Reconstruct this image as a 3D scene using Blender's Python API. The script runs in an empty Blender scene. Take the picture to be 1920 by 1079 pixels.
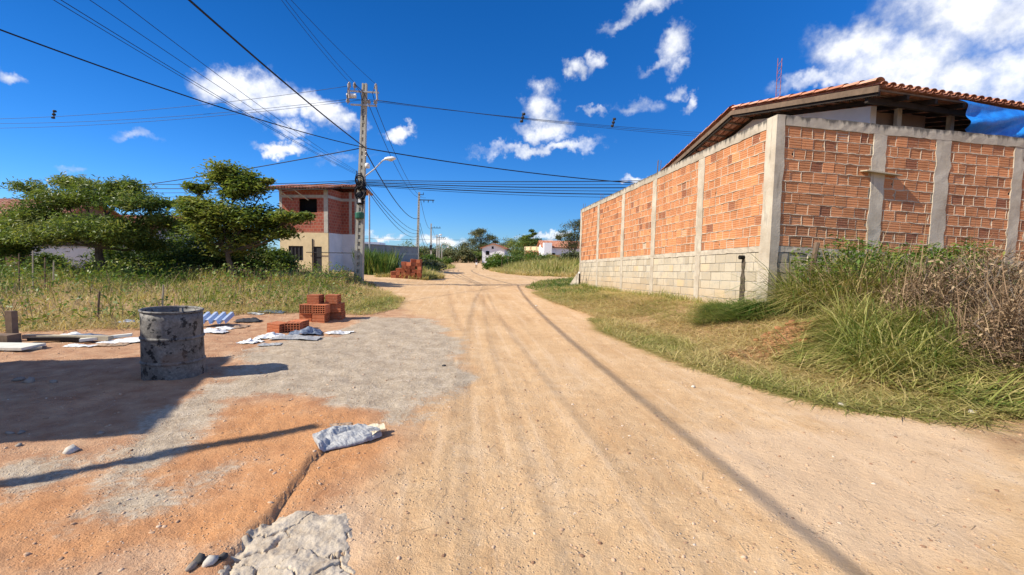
import bpy, math, random
import numpy as np
from mathutils import Vector, Matrix
R_ = math.radians
SC = bpy.context.scene
COL = SC.collection
random.seed(7); rng = np.random.default_rng(11)

# ------------------------------------------------------------------ camera
FPX, CAMZ = 850.0, 1.42                      # focal length in photo pixels, eye height in metres
PITCH, ROLL = math.atan(59.5/850), R_(1.03)
_f = np.array([0, math.cos(PITCH), -math.sin(PITCH)]); _r = np.array([1., 0, 0]); _u = np.array([0, math.sin(PITCH), math.cos(PITCH)])
_r2 = _r*math.cos(ROLL)+_u*math.sin(ROLL); _u2 = _u*math.cos(ROLL)-_r*math.sin(ROLL)
cam = bpy.data.objects.new('camera', bpy.data.cameras.new('camera')); COL.objects.link(cam)
cam.data.sensor_width = 36; cam.data.lens = 36*FPX/1920; cam.data.clip_start = .05; cam.data.clip_end = 4000
m = Matrix.Identity(4)
for i in range(3):
    m[i][0], m[i][1], m[i][2] = _r2[i], _u2[i], -_f[i]
m[2][3] = CAMZ
cam.matrix_world = m
SC.camera = cam
# survey helpers: sight lines from the photograph's standpoint to real places
def ray(px, py): return _f+(px-960)/FPX*_r2+(539.5-py)/FPX*_u2
def G(px, py, z=0.):
    d = ray(px, py); p = d*((z-CAMZ)/d[2]); return np.array([p[0], p[1], z])
def AT(px, py, y):
    d = ray(px, py); p = d*(y/d[1]); return np.array([p[0], p[1], p[2]+CAMZ])

# ------------------------------------------------------------------ sun, sky, exposure
SUN_EL, SUN_AZ = R_(40), R_(19)
TO_SUN = Vector((-math.cos(SUN_AZ)*math.cos(SUN_EL), -math.sin(SUN_AZ)*math.cos(SUN_EL), math.sin(SUN_EL)))
sl = bpy.data.lights.new('sun', 'SUN'); sl.energy = 4.6; sl.angle = R_(.55); sl.color = (1, .93, .81)
so = bpy.data.objects.new('sun', sl); COL.objects.link(so); so.rotation_euler = (-TO_SUN).to_track_quat('-Z', 'Y').to_euler(); so.location = (-20, -5, 30)
SC.view_settings.view_transform = 'Standard'; SC.view_settings.look = 'None'
SC.view_settings.exposure = 0.64; SC.view_settings.gamma = 1; SC.view_settings.use_curve_mapping = False

class NT:
    """tiny node-tree helper"""
    def __init__(s, tree): s.t = tree; s.n = tree.nodes; s.l = tree.links
    def new(s, typ, **kw):
        n = s.n.new(typ)
        for k, v in kw.items(): setattr(n, k, v)
        return n
    def link(s, a, b): s.l.new(a, b)
    def setin(s, sock, v):
        if isinstance(v, bpy.types.NodeSocket): s.l.new(v, sock)
        elif isinstance(v, (tuple, list)) and len(v) == 3 and sock.type == 'RGBA': sock.default_value = (*v, 1)
        else: sock.default_value = v
    def math(s, op, a, b=0., c=0., clamp=False):
        n = s.new('ShaderNodeMath', operation=op, use_clamp=clamp)
        s.setin(n.inputs[0], a); s.setin(n.inputs[1], b); s.setin(n.inputs[2], c); return n.outputs[0]
    def ss(s, v, lo, hi, a=0., b=1.):
        n = s.new('ShaderNodeMapRange', interpolation_type='SMOOTHSTEP')
        for i, x in enumerate((v, lo, hi, a, b)): s.setin(n.inputs[i], x)
        return n.outputs[0]
    def mix(s, f, a, b, mode='MIX'):
        n = s.new('ShaderNodeMix', data_type='RGBA', blend_type=mode)
        s.setin(n.inputs[0], f); s.setin(n.inputs[6], a); s.setin(n.inputs[7], b); return n.outputs[2]
    def noise(s, vec, scale, detail=4., rough=.55, dist=0., out=0):
        n = s.new('ShaderNodeTexNoise'); s.setin(n.inputs['Vector'], vec) if vec is not None else None
        n.inputs['Scale'].default_value = scale; n.inputs['Detail'].default_value = detail
        n.inputs['Roughness'].default_value = rough; n.inputs['Distortion'].default_value = dist
        return n.outputs[out]
    def attr(s, name, out=2):
        n = s.new('ShaderNodeAttribute', attribute_name=name); return n.outputs[out]
    def scale(s, vec, sx, sy, sz):
        n = s.new('ShaderNodeVectorMath', operation='MULTIPLY'); s.setin(n.inputs[0], vec); n.inputs[1].default_value = (sx, sy, sz); return n.outputs[0]
    def rot(s, vec, k):
        x = s.new('ShaderNodeSeparateXYZ'); s.l.new(vec, x.inputs[0]); c = s.new('ShaderNodeCombineXYZ')
        s.l.new(s.math('MULTIPLY_ADD', x.outputs[1], k, x.outputs[0]), c.inputs[0]); s.l.new(x.outputs[1], c.inputs[1]); s.l.new(x.outputs[2], c.inputs[2]); return c.outputs[0]
    def ramp(s, f, stops):
        n = s.new('ShaderNodeValToRGB'); e = n.color_ramp.elements
        while len(e) < len(stops): e.new(.5)
        for i, (p, c) in enumerate(stops): e[i].position = p; e[i].color = (*c, 1)
        s.setin(n.inputs[0], f); return n.outputs[0]

world = bpy.data.worlds.new('World'); SC.world = world; world.use_nodes = True
w = NT(world.node_tree); w.n.clear()
sky = w.new('ShaderNodeTexSky', sky_type='NISHITA', sun_disc=False)
sky.sun_elevation = SUN_EL; sky.sun_rotation = R_(109); sky.altitude = 400; sky.air_density = 1.0; sky.dust_density = .25; sky.ozone_density = 3.5
tint = w.mix(1., sky.outputs[0], (.52, .79, 1.22), 'MULTIPLY')
hs = w.new('ShaderNodeHueSaturation'); hs.inputs['Saturation'].default_value = 1.12; hs.inputs['Value'].default_value = 1.0; w.link(tint, hs.inputs['Color'])
tc = w.new('ShaderNodeTexCoord').outputs['Generated']
sx = w.new('ShaderNodeSeparateXYZ'); w.link(tc, sx.inputs[0])
X, Yv, Z = sx.outputs
front = w.math('GREATER_THAN', Yv, .03)
yy = w.math('MAXIMUM', Yv, .03)
wn = w.noise(tc, 9, 5, .6, out=1); wsep = w.new('ShaderNodeSeparateXYZ'); w.link(wn, wsep.inputs[0])
wn2 = w.noise(tc, 34, 4, .6, out=1); wsep2 = w.new('ShaderNodeSeparateXYZ'); w.link(wn2, wsep2.inputs[0])
U = w.math('DIVIDE', X, yy); V = w.math('DIVIDE', Z, yy)
def warp(c, a, b):
    t = w.math('MULTIPLY_ADD', w.math('SUBTRACT', a, .5), .12, c)
    return w.math('MULTIPLY_ADD', w.math('SUBTRACT', b, .5), .055, t)
U = warp(U, wsep.outputs[0], wsep2.outputs[0]); V = warp(V, wsep.outputs[1], wsep2.outputs[1])
# cumulus puffs: bearing in the photo's sky (x, y), half sizes in the same units, tilt, opacity
CLOUDS = [(425,160,62,34,-14,1),(500,180,92,40,-18,1),(590,205,85,34,-20,1),(640,226,40,22,0,.9),(530,268,52,15,-6,.95),(553,243,36,12,-10,.6),
 (735,247,30,15,0,.95),(1020,198,40,38,30,.85),(1022,238,58,24,4,.9),(1010,277,125,14,6,.8),(1074,127,24,23,0,.9),(1113,120,26,20,50,.75),
 (1270,86,34,48,-28,.9),(1240,118,42,11,20,.5),(1215,18,75,19,22,.75),(1160,48,30,9,25,.4),(1290,190,15,20,-20,.75),(1266,166,18,14,20,.5),(1120,204,26,9,0,.55),
 (1200,200,45,12,0,.3),(1845,25,215,75,-4,1),(1610,80,95,55,10,1),(1700,112,165,62,12,1),(1560,150,110,19,8,.75),(1780,150,170,50,0,.9),(1900,140,150,60,20,.85),
 (822,455,52,16,0,.95),(715,449,42,9,0,.8),(1190,333,38,10,0,.8),(1045,446,38,14,20,.9),(338,440,60,15,0,.7),(22,144,28,11,-8,.6),(140,318,26,6,-5,.35),(1015,445,60,7,5,.7),(640,300,36,6,0,.15),(255,255,36,7,-20,.2)]
field = None
for (cx, cy, a, b, rot, op) in CLOUDS:
    d = ray(cx, cy); u0, v0 = d[0]/d[1], d[2]/d[1]; c, s_ = math.cos(R_(rot)), math.sin(R_(rot)); a /= 850/.98; b /= 850/.98
    du = w.math('SUBTRACT', U, u0); dv = w.math('SUBTRACT', V, v0)
    p = w.math('MULTIPLY_ADD', dv, s_/a, w.math('MULTIPLY', du, c/a)); q = w.math('MULTIPLY_ADD', dv, c/b, w.math('MULTIPLY', du, -s_/b))
    r2 = w.math('MULTIPLY_ADD', p, p, w.math('MULTIPLY', q, q))
    e = w.math('MULTIPLY', w.math('SUBTRACT', 1.0, r2), op)
    field = e if field is None else w.math('SMOOTH_MAX', field, e, .12)
# unseen cumulus outside the view, thickened to add whiter fill light
gen = w.noise(w.scale(tc, 1, 1, 2.2), 3.1, 5, .55)
gen = w.math('MULTIPLY', w.math('SUBTRACT', gen, .48), 5.0)
back = w.ss(Yv, .30, .10)
field = w.math('MAXIMUM', w.math('MULTIPLY_ADD', front, 9., w.math('SUBTRACT', field, 9.)), w.math('MULTIPLY_ADD', back, 9., w.math('SUBTRACT', gen, 9.)))
det = w.noise(tc, 30, 7, .62)
den = w.math('MULTIPLY_ADD', w.math('SUBTRACT', det, .5), 1.5, field)
mask = w.math('MULTIPLY', w.ss(den, -.32, 1.2), w.ss(Z, 0., .02))
shade = w.noise(w.scale(tc, 1, 1, 1.6), 13, 4, .55)
ccol = w.ramp(w.ss(w.math('MULTIPLY_ADD', den, .35, shade), .35, .95), [(0, (5.0, 5.5, 6.6)), (1, (10.4, 10.4, 10.5))])
out = w.mix(w.math('MULTIPLY', mask, .95), hs.outputs[0], ccol)
world.cycles.sampling_method = 'MANUAL'; world.cycles.sample_map_resolution = 256
bg = w.new('ShaderNodeBackground'); bg.inputs['Strength'].default_value = .078
w.link(out, bg.inputs['Color']); wo = w.new('ShaderNodeOutputWorld'); w.link(bg.outputs[0], wo.inputs['Surface'])

# ------------------------------------------------------------------ helpers
LOC = {}                                     # world position of every linked object
def tag(o, label=None, cat=None, group=None, kind=None):
    if label: o['label'] = label
    if cat: o['category'] = cat
    if group: o['group'] = group
    if kind: o['kind'] = kind
    return o
def empty(name, loc, label, cat, group=None):
    o = bpy.data.objects.new(name, None); COL.objects.link(o); o.location = Vector(loc); o.empty_display_size = .2
    LOC[o.name] = Vector(loc); return tag(o, label, cat, group)
def link(name, me, parent=None, **tags):
    """world-space mesh -> object (child of parent, or top level with its origin at its base)"""
    o = bpy.data.objects.new(name, me); COL.objects.link(o)
    if parent is not None:
        o.parent = parent; o.location = -LOC[parent.name]; LOC[o.name] = Vector((0, 0, 0))
    else:
        n = len(me.vertices); co = np.empty(n*3, np.float32); me.vertices.foreach_get('co', co); co = co.reshape(-1, 3)
        c = np.array([(co[:, 0].min()+co[:, 0].max())/2, (co[:, 1].min()+co[:, 1].max())/2, co[:, 2].min()], np.float32)
        co -= c; me.vertices.foreach_set('co', co.ravel()); o.location = Vector([float(k) for k in c]); LOC[o.name] = o.location.copy()
    return tag(o, **tags)
def sub(name, me, parent, loc=(0, 0, 0), rot=None):
    """local-space mesh placed inside its parent (shared mesh data)"""
    o = bpy.data.objects.new(name, me); COL.objects.link(o); o.parent = parent
    if rot is not None:
        M = rot.to_4x4(); M.translation = Vector(loc); o.matrix_local = M
    else: o.location = Vector(loc)
    LOC[o.name] = LOC.get(parent.name, Vector((0, 0, 0)))+Vector(loc); return o
def copy_tree(o, parent=None):
    c = o.copy(); COL.objects.link(c)
    if parent is not None: c.parent = parent
    for ch in list(o.children): copy_tree(ch, c)
    return c
class MB:
    def __init__(s): s.v = []; s.f = []; s.t = []
    def add(s, vs, fs):
        b = len(s.v); s.v.extend([tuple(map(float, p)) for p in vs]); s.f.extend([tuple(i+b for i in f) for f in fs]); return s
    def obox(s, o, a, b, c):
        o, a, b, c = map(lambda k: np.array(k, float), (o, a, b, c))
        return s.add([o, o+a, o+a+b, o+b, o+c, o+a+c, o+a+b+c, o+b+c], [(3,2,1,0),(4,5,6,7),(0,1,5,4),(1,2,6,5),(2,3,7,6),(3,0,4,7)])
    def box(s, c, d, rz=0.):
        ca, sa = math.cos(rz), math.sin(rz); a = np.array([ca*d[0], sa*d[0], 0]); b = np.array([-sa*d[1], ca*d[1], 0]); z = np.array([0, 0, d[2]])
        return s.obox(np.array(c, float)-a/2-b/2-z/2, a, b, z)
    def tube(s, pts, r, n=8, cap=True):
        pts = [np.array(p, float) for p in pts]; k = len(pts); rr = r if hasattr(r, '__len__') else [r]*k; b = len(s.v); ref = None
        for i, p in enumerate(pts):
            t = pts[min(i+1, k-1)]-pts[max(i-1, 0)]; t /= (np.linalg.norm(t)+1e-9)
            if ref is None: ref = np.cross(t, [0, 0, 1.]) if abs(t[2]) < .9 else np.cross(t, [0, 1., 0])
            x = ref-t*(ref@t); x /= np.linalg.norm(x)+1e-9; ref = x; y = np.cross(t, x)
            for j in range(n):
                a = 2*math.pi*j/n; s.v.append(tuple(p+rr[i]*(math.cos(a)*x+math.sin(a)*y)))
        for i in range(k-1):
            for j in range(n):
                j2 = (j+1) % n; s.f.append((b+i*n+j, b+i*n+j2, b+(i+1)*n+j2, b+(i+1)*n+j))
        if cap: s.f.append(tuple(b+j for j in range(n))[::-1]); s.f.append(tuple(b+(k-1)*n+j for j in range(n)))
        return s
    def lathe(s, prof, n, c=(0, 0, 0), M=None):
        b = len(s.v); k = len(prof)
        for (r, z) in prof:
            for j in range(n):
                a = 2*math.pi*j/n; p = np.array([r*math.cos(a), r*math.sin(a), z])
                if M is not None: p = np.array(M@Vector(p))
                s.v.append(tuple(p+np.array(c)))
        for i in range(k-1):
            for j in range(n):
                j2 = (j+1) % n; s.f.append((b+i*n+j, b+i*n+j2, b+(i+1)*n+j2, b+(i+1)*n+j))
        return s
    def mesh(s, name, mat, smooth=False):
        me = bpy.data.meshes.new(name); me.from_pydata(s.v, [], s.f)
        if mat: me.materials.append(mat)
        if smooth: me.polygons.foreach_set('use_smooth', [True]*len(me.polygons))
        me.update(); return me
    def build(s, name, mat, parent=None, smooth=False, **tags): return link(name, s.mesh(name, mat, smooth), parent, **tags)
def np_mesh(name, verts, quads, mat, smooth=False, attrs=None):
    """fast mesh from arrays; quads (n,4) or tris (n,3)"""
    me = bpy.data.meshes.new(name); verts = np.asarray(verts, np.float32); q = np.asarray(quads, np.int32); k = q.shape[1]
    me.vertices.add(len(verts)); me.vertices.foreach_set('co', verts.ravel())
    me.loops.add(q.size); me.loops.foreach_set('vertex_index', q.ravel())
    me.polygons.add(len(q)); me.polygons.foreach_set('loop_start', np.arange(0, q.size, k, dtype=np.int32)); me.polygons.foreach_set('loop_total', np.full(len(q), k, np.int32))
    if smooth: me.polygons.foreach_set('use_smooth', np.ones(len(q), bool))
    if mat: me.materials.append(mat)
    for n_, a in (attrs or {}).items():
        at = me.attributes.new(n_, 'FLOAT', 'POINT'); at.data.foreach_set('value', np.asarray(a, np.float32))
    me.update(calc_edges=True); return me
def sstep(a, b, x):
    t = np.clip((x-a)/(b-a), 0, 1); return t*t*(3-2*t)
_perm = np.random.default_rng(3).random((256, 256))
def vnoise(x, y):
    xi = np.floor(x).astype(int); yi = np.floor(y).astype(int); fx = x-xi; fy = y-yi; fx = fx*fx*(3-2*fx); fy = fy*fy*(3-2*fy)
    g = lambda i, j: _perm[(xi+i) & 255, (yi+j) & 255]
    return (g(0,0)*(1-fx)+g(1,0)*fx)*(1-fy)+(g(0,1)*(1-fx)+g(1,1)*fx)*fy
def fbm(x, y, o=4, g=.5):
    s = 0.; a = 1.; n = 0.
    for i in range(o): s = s+a*vnoise(x+17.3*i, y-9.1*i); n += a; a *= g; x = x*2.03; y = y*2.03
    return s/n
def sdf(x, y, poly):
    """signed distance to polygon, positive inside"""
    P = np.asarray(poly)[:, :2]; d = np.full(np.shape(x), 1e9); ins = np.zeros(np.shape(x), bool)
    for i in range(len(P)):
        a = P[i]; b = P[(i+1) % len(P)]; ex, ey = b-a; wx = x-a[0]; wy = y-a[1]
        t = np.clip((wx*ex+wy*ey)/(ex*ex+ey*ey+1e-12), 0, 1); d = np.minimum(d, np.hypot(wx-t*ex, wy-t*ey))
        c = ((a[1] > y) != (b[1] > y)); xx = a[0]+(y-a[1])*ex/(ey if abs(ey) > 1e-9 else 1e-9); ins ^= (c & (x < xx))
    return np.where(ins, d, -d)
def pline(x, y, pts):
    """distance to polyline and side (+ = left of travel)"""
    P = np.asarray(pts)[:, :2]; d = np.full(np.shape(x), 1e9); sd = np.zeros(np.shape(x))
    for a, b in zip(P[:-1], P[1:]):
        ex, ey = b-a; wx = x-a[0]; wy = y-a[1]; t = np.clip((wx*ex+wy*ey)/(ex*ex+ey*ey), 0, 1); dd = np.hypot(wx-t*ex, wy-t*ey)
        c = ex*wy-ey*wx; sd = np.where(dd < d, np.sign(c), sd); d = np.minimum(d, dd)
    return d, sd

# ------------------------------------------------------------------ materials
MAT = {}
def pmat(name, fn, rough=.9, spec=.25):
    """fn(nt, coord, bsdf) -> colour socket; fn may link bump itself"""
    m_ = bpy.data.materials.new(name); m_.use_nodes = True; t = NT(m_.node_tree); b = t.n['Principled BSDF']
    b.inputs['Roughness'].default_value = rough; b.inputs['Specular IOR Level'].default_value = spec
    co = t.new('ShaderNodeNewGeometry').outputs['Position']
    c = fn(t, co, b); t.setin(b.inputs['Base Color'], c); MAT[name] = m_; return m_
def bump(t, b, h, strength=.5, dist=.02):
    n = t.new('ShaderNodeBump'); n.inputs['Strength'].default_value = strength; n.inputs['Distance'].default_value = dist
    t.setin(n.inputs['Height'], h); t.link(n.outputs[0], b.inputs['Normal'])
def rnd(t):
    a = t.new('ShaderNodeObjectInfo').outputs['Random']; g = t.new('ShaderNodeNewGeometry').outputs['Random Per Island']
    return t.math('FRACT', t.math('ADD', a, g))
def plain(name, c, var=.25, sc=6., rough=.9, spec=.25, bs=.3, bd=.01, bsc=40., c2=None, obj=False):
    def fn(t, co, b):
        if obj: co = t.new('ShaderNodeTexCoord').outputs['Object']
        n = t.noise(co, sc, 5, .6); n2 = t.noise(co, sc*.17, 3)
        k = t.math('MULTIPLY_ADD', n, .6, t.math('MULTIPLY', n2, .4))
        lo = tuple(x*(1-var) for x in c); hi = tuple(min(1, x*(1+var)) for x in (c2 or c))
        if bs: bump(t, b, t.noise(co, bsc, 4, .6), bs, bd)
        return t.ramp(k, [(.3, lo), (.7, hi)])
    return pmat(name, fn, rough, spec)
plain('concrete', (.36, .34, .29), .25, 5, bd=.006, c2=(.40, .375, .32))
plain('pole_concrete', (.40, .38, .32), .2, 4, bd=.004)
plain('render_white', (.74, .73, .70), .1, 3)
plain('white_far', (.80, .80, .80), .05, 2, bs=0)
plain('cream', (.62, .50, .30), .15, 3)
plain('grey_white', (.62, .62, .62), .12, 2)
plain('wall_grey', (.27, .265, .25), .4, 1.6, bs=.5)
plain('dark_metal', (.03, .03, .032), .3, 8, rough=.6)
plain('black_plastic', (.012, .012, .013), .3, 8, rough=.5, spec=.4)
plain('green_plastic', (.015, .10, .055), .2, 8, rough=.5, spec=.4)
plain('cable', (.012, .012, .016), .1, 8, rough=.6, bs=0)
plain('cable_thin', (.03, .035, .05), .1, 8, rough=.6, bs=0)
plain('galv', (.42, .42, .42), .2, 8, rough=.45, spec=.5)
plain('lamp_white', (.72, .72, .70), .08, 8, rough=.5, bs=0)
plain('porcelain', (.35, .30, .26), .3, 8, rough=.3, spec=.5, bs=0)
plain('wood', (.16, .11, .075), .35, 7, bs=.4)
plain('wood_pale', (.42, .36, .26), .3, 7, bs=.4)
plain('wood_dark', (.035, .026, .02), .4, 7)
plain('board_white', (.66, .64, .55), .15, 5)
plain('black_hole', (.008, .007, .006), .3, 5, bs=0)
plain('brown_wall', (.22, .15, .10), .3, 2.5)
plain('bark', (.10, .075, .055), .45, 9, bs=.6, bd=.02)
plain('bark_pale', (.17, .14, .11), .4, 9, bs=.6, bd=.02)
plain('stone', (.30, .25, .20), .35, 9, bs=.6, bsc=25)
plain('stone_dark', (.07, .065, .06), .5, 9, bs=.6, bsc=25)
plain('stone_pale', (.55, .50, .42), .25, 9, bs=.6, bsc=25)
plain('skin', (.14, .075, .05), .1, 9, bs=0, rough=.6)
plain('shirt_black', (.015, .015, .02), .2, 9, bs=0)
plain('shorts_white', (.75, .74, .72), .1, 9, bs=0)
plain('hair', (.01, .008, .007), .1, 9, bs=0)
plain('clod', (.30, .135, .06), .3, 14, bs=.8, bd=.02, bsc=35)

def brick_fn(base, dark, groove=True):
    def fn(t, co, b):
        r = rnd(t); n = t.noise(co, 3.2, 4); n2 = t.noise(co, 28, 5, .65)
        c = t.ramp(r, [(0, dark), (.12, tuple(x*.85 for x in base)), (.75, base), (1, tuple(min(1, x*1.25) for x in base))])
        c = t.mix(t.ss(n2, .50, .76, 0, .6), c, (.46, .33, .22)); c = t.mix(t.ss(t.noise(t.scale(co, 3, 3, .5), 1.3, 5, .6), .55, .72, 0, .5), c, tuple(x*.5 for x in base)); c = t.mix(t.ss(n, .55, .8, 0, .5), c, tuple(x*.55 for x in base))
        bump(t, b, n2, .35, .006); return c
    return fn
pmat('brick', brick_fn((.53, .225, .10), (.26, .10, .055)))
pmat('brick_loose', brick_fn((.47, .15, .065), (.33, .11, .05)))
pmat('brick_dark', brick_fn((.40, .125, .06), (.2, .065, .04)))
def mortar_fn(t, co, b):
    n = t.noise(co, 4, 5, .6); n2 = t.noise(co, 45, 5, .65); bump(t, b, n2, .7, .012)
    return t.ramp(t.math('MULTIPLY_ADD', n2, .5, t.math('MULTIPLY', n, .5)), [(.3, (.36, .275, .195)), (.7, (.62, .50, .38))])
pmat('mortar', mortar_fn)
def pillar_fn(t, co, b):
    n = t.noise(co, 2.2, 5, .6); n2 = t.noise(co, 30, 6, .7); bump(t, b, n2, .6, .012)
    c = t.ramp(n, [(.3, (.36, .30, .225)), (.55, (.48, .42, .33)), (.75, (.58, .52, .42))])
    dr = t.noise(t.scale(co, 6, 6, .7), 1.6, 5, .6)
    return t.mix(t.ss(dr, .56, .74, 0, .6), c, (.13, .115, .095))
pmat('pillar', pillar_fn)
def beam_fn(t, co, b):                       # ring beam: rain-blackened along its top edge
    n2 = t.noise(co, 30, 6, .7); bump(t, b, n2, .6, .012)
    c = t.ramp(t.noise(co, 2.5, 5, .6), [(.3, (.31, .265, .205)), (.7, (.50, .44, .35))])
    dr = t.noise(t.scale(co, 5, 5, .55), 1.9, 5, .65); a = t.attr('wear')
    k = t.math('MULTIPLY', t.ss(t.math('MULTIPLY_ADD', a, .34, dr), .62, .85), .85)
    return t.mix(k, c, (.06, .055, .05))
pmat('beam', beam_fn)
def block_fn(t, co, b):
    r = rnd(t); n = t.noise(co, 5, 5, .6); n2 = t.noise(co, 60, 5, .7); bump(t, b, n2, .5, .008)
    c = t.ramp(r, [(0, (.38, .32, .23)), (.5, (.48, .415, .31)), (.9, (.52, .45, .34)), (1, (.56, .42, .25))])
    c = t.mix(t.ss(n, .45, .7, 0, .55), c, (.33, .30, .25))
    sp = t.new('ShaderNodeSeparateXYZ'); t.link(co, sp.inputs[0])      # red earth splashed up by rain
    e = t.ss(t.math('MULTIPLY_ADD', n, .6, sp.outputs[2]), 1.35, .55, 0, .6)
    return t.mix(e, c, (.47, .33, .19))
pmat('block', block_fn)
def tile_fn(t, co, b):
    r = rnd(t); n = t.noise(co, 7, 5, .6); bump(t, b, t.noise(co, 50, 4), .3, .006)
    c = t.ramp(r, [(0, (.40, .16, .09)), (.6, (.54, .24, .145)), (1, (.62, .33, .23))])
    return t.mix(t.ss(n, .5, .75, 0, .6), c, (.16, .09, .07))
pmat('tile', tile_fn)
def wallbrick_far(t, co, b):                 # far masonry: courses too small to tell apart
    sp = t.new('ShaderNodeSeparateXYZ'); t.link(co, sp.inputs[0])
    cv = t.new('ShaderNodeCombineXYZ'); t.link(t.math('MULTIPLY_ADD', sp.outputs[1], .6, sp.outputs[0]), cv.inputs[0]); t.link(sp.outputs[2], cv.inputs[1])
    br = t.new('ShaderNodeTexBrick'); t.link(cv.outputs[0], br.inputs['Vector'])
    for k, v in (('Scale', 1.), ('Mortar Size', .014), ('Brick Width', .24), ('Row Height', .2), ('Bias', -.1), ('Mortar Smooth', .1)): br.inputs[k].default_value = v
    br.inputs['Color1'].default_value = (.36, .095, .055, 1); br.inputs['Color2'].default_value = (.24, .06, .04, 1); br.inputs['Mortar'].default_value = (.33, .19, .13, 1)
    n = t.noise(co, 2, 4); bump(t, b, br.outputs['Fac'], -.3, .01)
    return t.mix(t.ss(n, .5, .75, 0, .45), br.outputs[0], (.14, .05, .035))
pmat('brick_far', wallbrick_far)
def leafmat(name, stops, trans=.35, rough=.55):
    m_ = bpy.data.materials.new(name); m_.use_nodes = True; t = NT(m_.node_tree); b = t.n['Principled BSDF']; o = t.n['Material Output']
    a = t.attr('tone'); r = t.new('ShaderNodeNewGeometry').outputs['Random Per Island']
    c = t.ramp(t.math('MULTIPLY_ADD', t.math('SUBTRACT', r, .5), .35, a), stops)
    b.inputs['Roughness'].default_value = rough; b.inputs['Specular IOR Level'].default_value = .3; t.link(c, b.inputs['Base Color'])
    tr = t.new('ShaderNodeBsdfTranslucent'); t.link(t.mix(1., c, (1.0, 1.0, .55), 'MULTIPLY'), tr.inputs[0])
    mx = t.new('ShaderNodeMixShader'); mx.inputs[0].default_value = trans; t.link(b.outputs[0], mx.inputs[1]); t.link(tr.outputs[0], mx.inputs[2]); t.link(mx.outputs[0], o.inputs[0])
    MAT[name] = m_; return m_
leafmat('grass', [(0, (.60, .46, .22)), (.3, (.47, .41, .15)), (.6, (.23, .26, .055)), (.85, (.10, .18, .03)), (1, (.05, .12, .02))])
leafmat('leaf', [(0, (.30, .31, .09)), (.35, (.19, .25, .06)), (.7, (.11, .17, .04)), (1, (.06, .11, .03))], .4, .45)
leafmat('leaf_grey', [(0, (.26, .24, .12)), (.4, (.15, .165, .07)), (1, (.07, .09, .04))], .2, .6)
leafmat('leaf_bright', [(0, (.26, .27, .06)), (.4, (.12, .20, .03)), (1, (.05, .12, .02))], .35, .5)
leafmat('dry_twig', [(0, (.40, .29, .17)), (.5, (.24, .155, .09)), (1, (.10, .065, .04))], .05, .9)

# ------------------------------------------------------------------ terrain
_RY = [-8, 1, 3.1, 5.6, 10.3, 15, 18.6, 21.5]; _RX = [4.3, 3.95, 3.6, 2.97, 2.08, .95, .6, 1.2]
def xr(y): return np.interp(y, _RY, _RX)
MOUND = G(1500, 612, .45); MOUND2 = G(1390, 640, .25)
def T(x, y):
    x = np.asarray(x, float); y = np.asarray(y, float)
    z = -1.0*sstep(32, 95, y)
    hb = np.interp(y, [-6, 3, 6, 8.7, 12, 18, 21, 24], [.25, .3, .40, .46, .33, .1, .05, 0])
    z = z+hb*sstep(.2, 2.7, x-xr(y))*sstep(26, 21, y)
    z = z+.45*sstep(31, 42, y)*sstep(0, 6, x+.11*(y-31)-1.5)+1.2*sstep(60, 125, y)*sstep(4, 14, x+.11*(y-31))
    z = z+.12*sstep(-4.2, -7, x)*sstep(7, 11, y)*sstep(60, 30, y)
    z = z+.26*np.exp(-(((x-MOUND[0])/.55)**2+((y-MOUND[1])/.33)**2))+.10*np.exp(-(((x-MOUND2[0])/.35)**2+((y-MOUND2[1])/.25)**2))
    return z
def Tz(x, y): return float(T(x, y))
def gp(px, py):
    """photo bearing -> point on the terrain"""
    z = 0.
    for _ in range(6): p = G(px, py, z); z = Tz(p[0], p[1])
    return np.array([p[0], p[1], z])
LEDGE = [G(*p) for p in ((612,838),(585,868),(560,905),(535,935),(505,980),(480,1000),(440,1040),(425,1078))]
GREY = [[G(*p) for p in q] for q in (
 [(450,672),(500,645),(600,632),(700,594),(812,599),(860,650),(876,700),(830,745),(775,792),(728,800),(680,765),(560,747),(425,760),(335,840),(255,878),(235,850),(300,760),(360,725),(450,700)],
 [(345,927),(360,890),(420,858),(458,862),(405,905)], [(212,947),(230,925),(312,908),(322,930),(255,962)], [(0,888),(100,858),(140,876),(70,918),(0,938)])]
PALEGREY = [[G(*p) for p in q] for q in ([(170,1050),(290,1000),(400,1010),(470,985),(700,900),(770,905),(720,1079),(180,1079)], [(1480,775),(1920,740),(1920,900),(1640,850)], [(1230,800),(1560,800),(1920,870),(1920,1079),(1560,1079),(1400,960)])]
CLAY = [G(*p) for p in ((-200,880),(0,905),(120,905),(250,875),(335,838),(425,762),(560,750),(680,770),(735,830),(715,880),(640,905),(545,955),(440,1055),(250,1010),(180,1040),(0,1100),(-200,1000))]
FIELD = [(-10.5, 6.6), (-8.4, 7.4), (-6.7, 8.0), (-5.9, 9.9), (-4.9, 10.6), (-3.7, 13.4), (-4.9, 17.2), (-6.3, 20.6), (-32, 22), (-45, 14), (-16, 5.5)]
ROAD = [(4.3, -8), (3.95, 1), (3.6, 3.1), (2.97, 5.6), (2.08, 10.3), (.95, 15), (.6, 18.6), (2.6, 22.3), (40, 25.5), (40, 33), (4.2, 31.6), (.2, 33), (-2.0, 45), (-5.5, 82), (-12, 150), (-16, 150), (-11, 82), (-6.7, 50), (-5.6, 35), (-6.6, 26.2), (-32, 28), (-32, 23.2), (-6.2, 20.6), (-5.0, 17.3), (-3.6, 13.4), (-2.4, 10.6), (-1.6, 9.8), (-.6, 5.4), (-.7, 3.6), (-.7, -8)]
rings = [.45]
while rings[-1] < 900: rings.append(rings[-1]*(1.0155 if rings[-1] < 60 else 1.05))
rings = np.array(rings)
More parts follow.
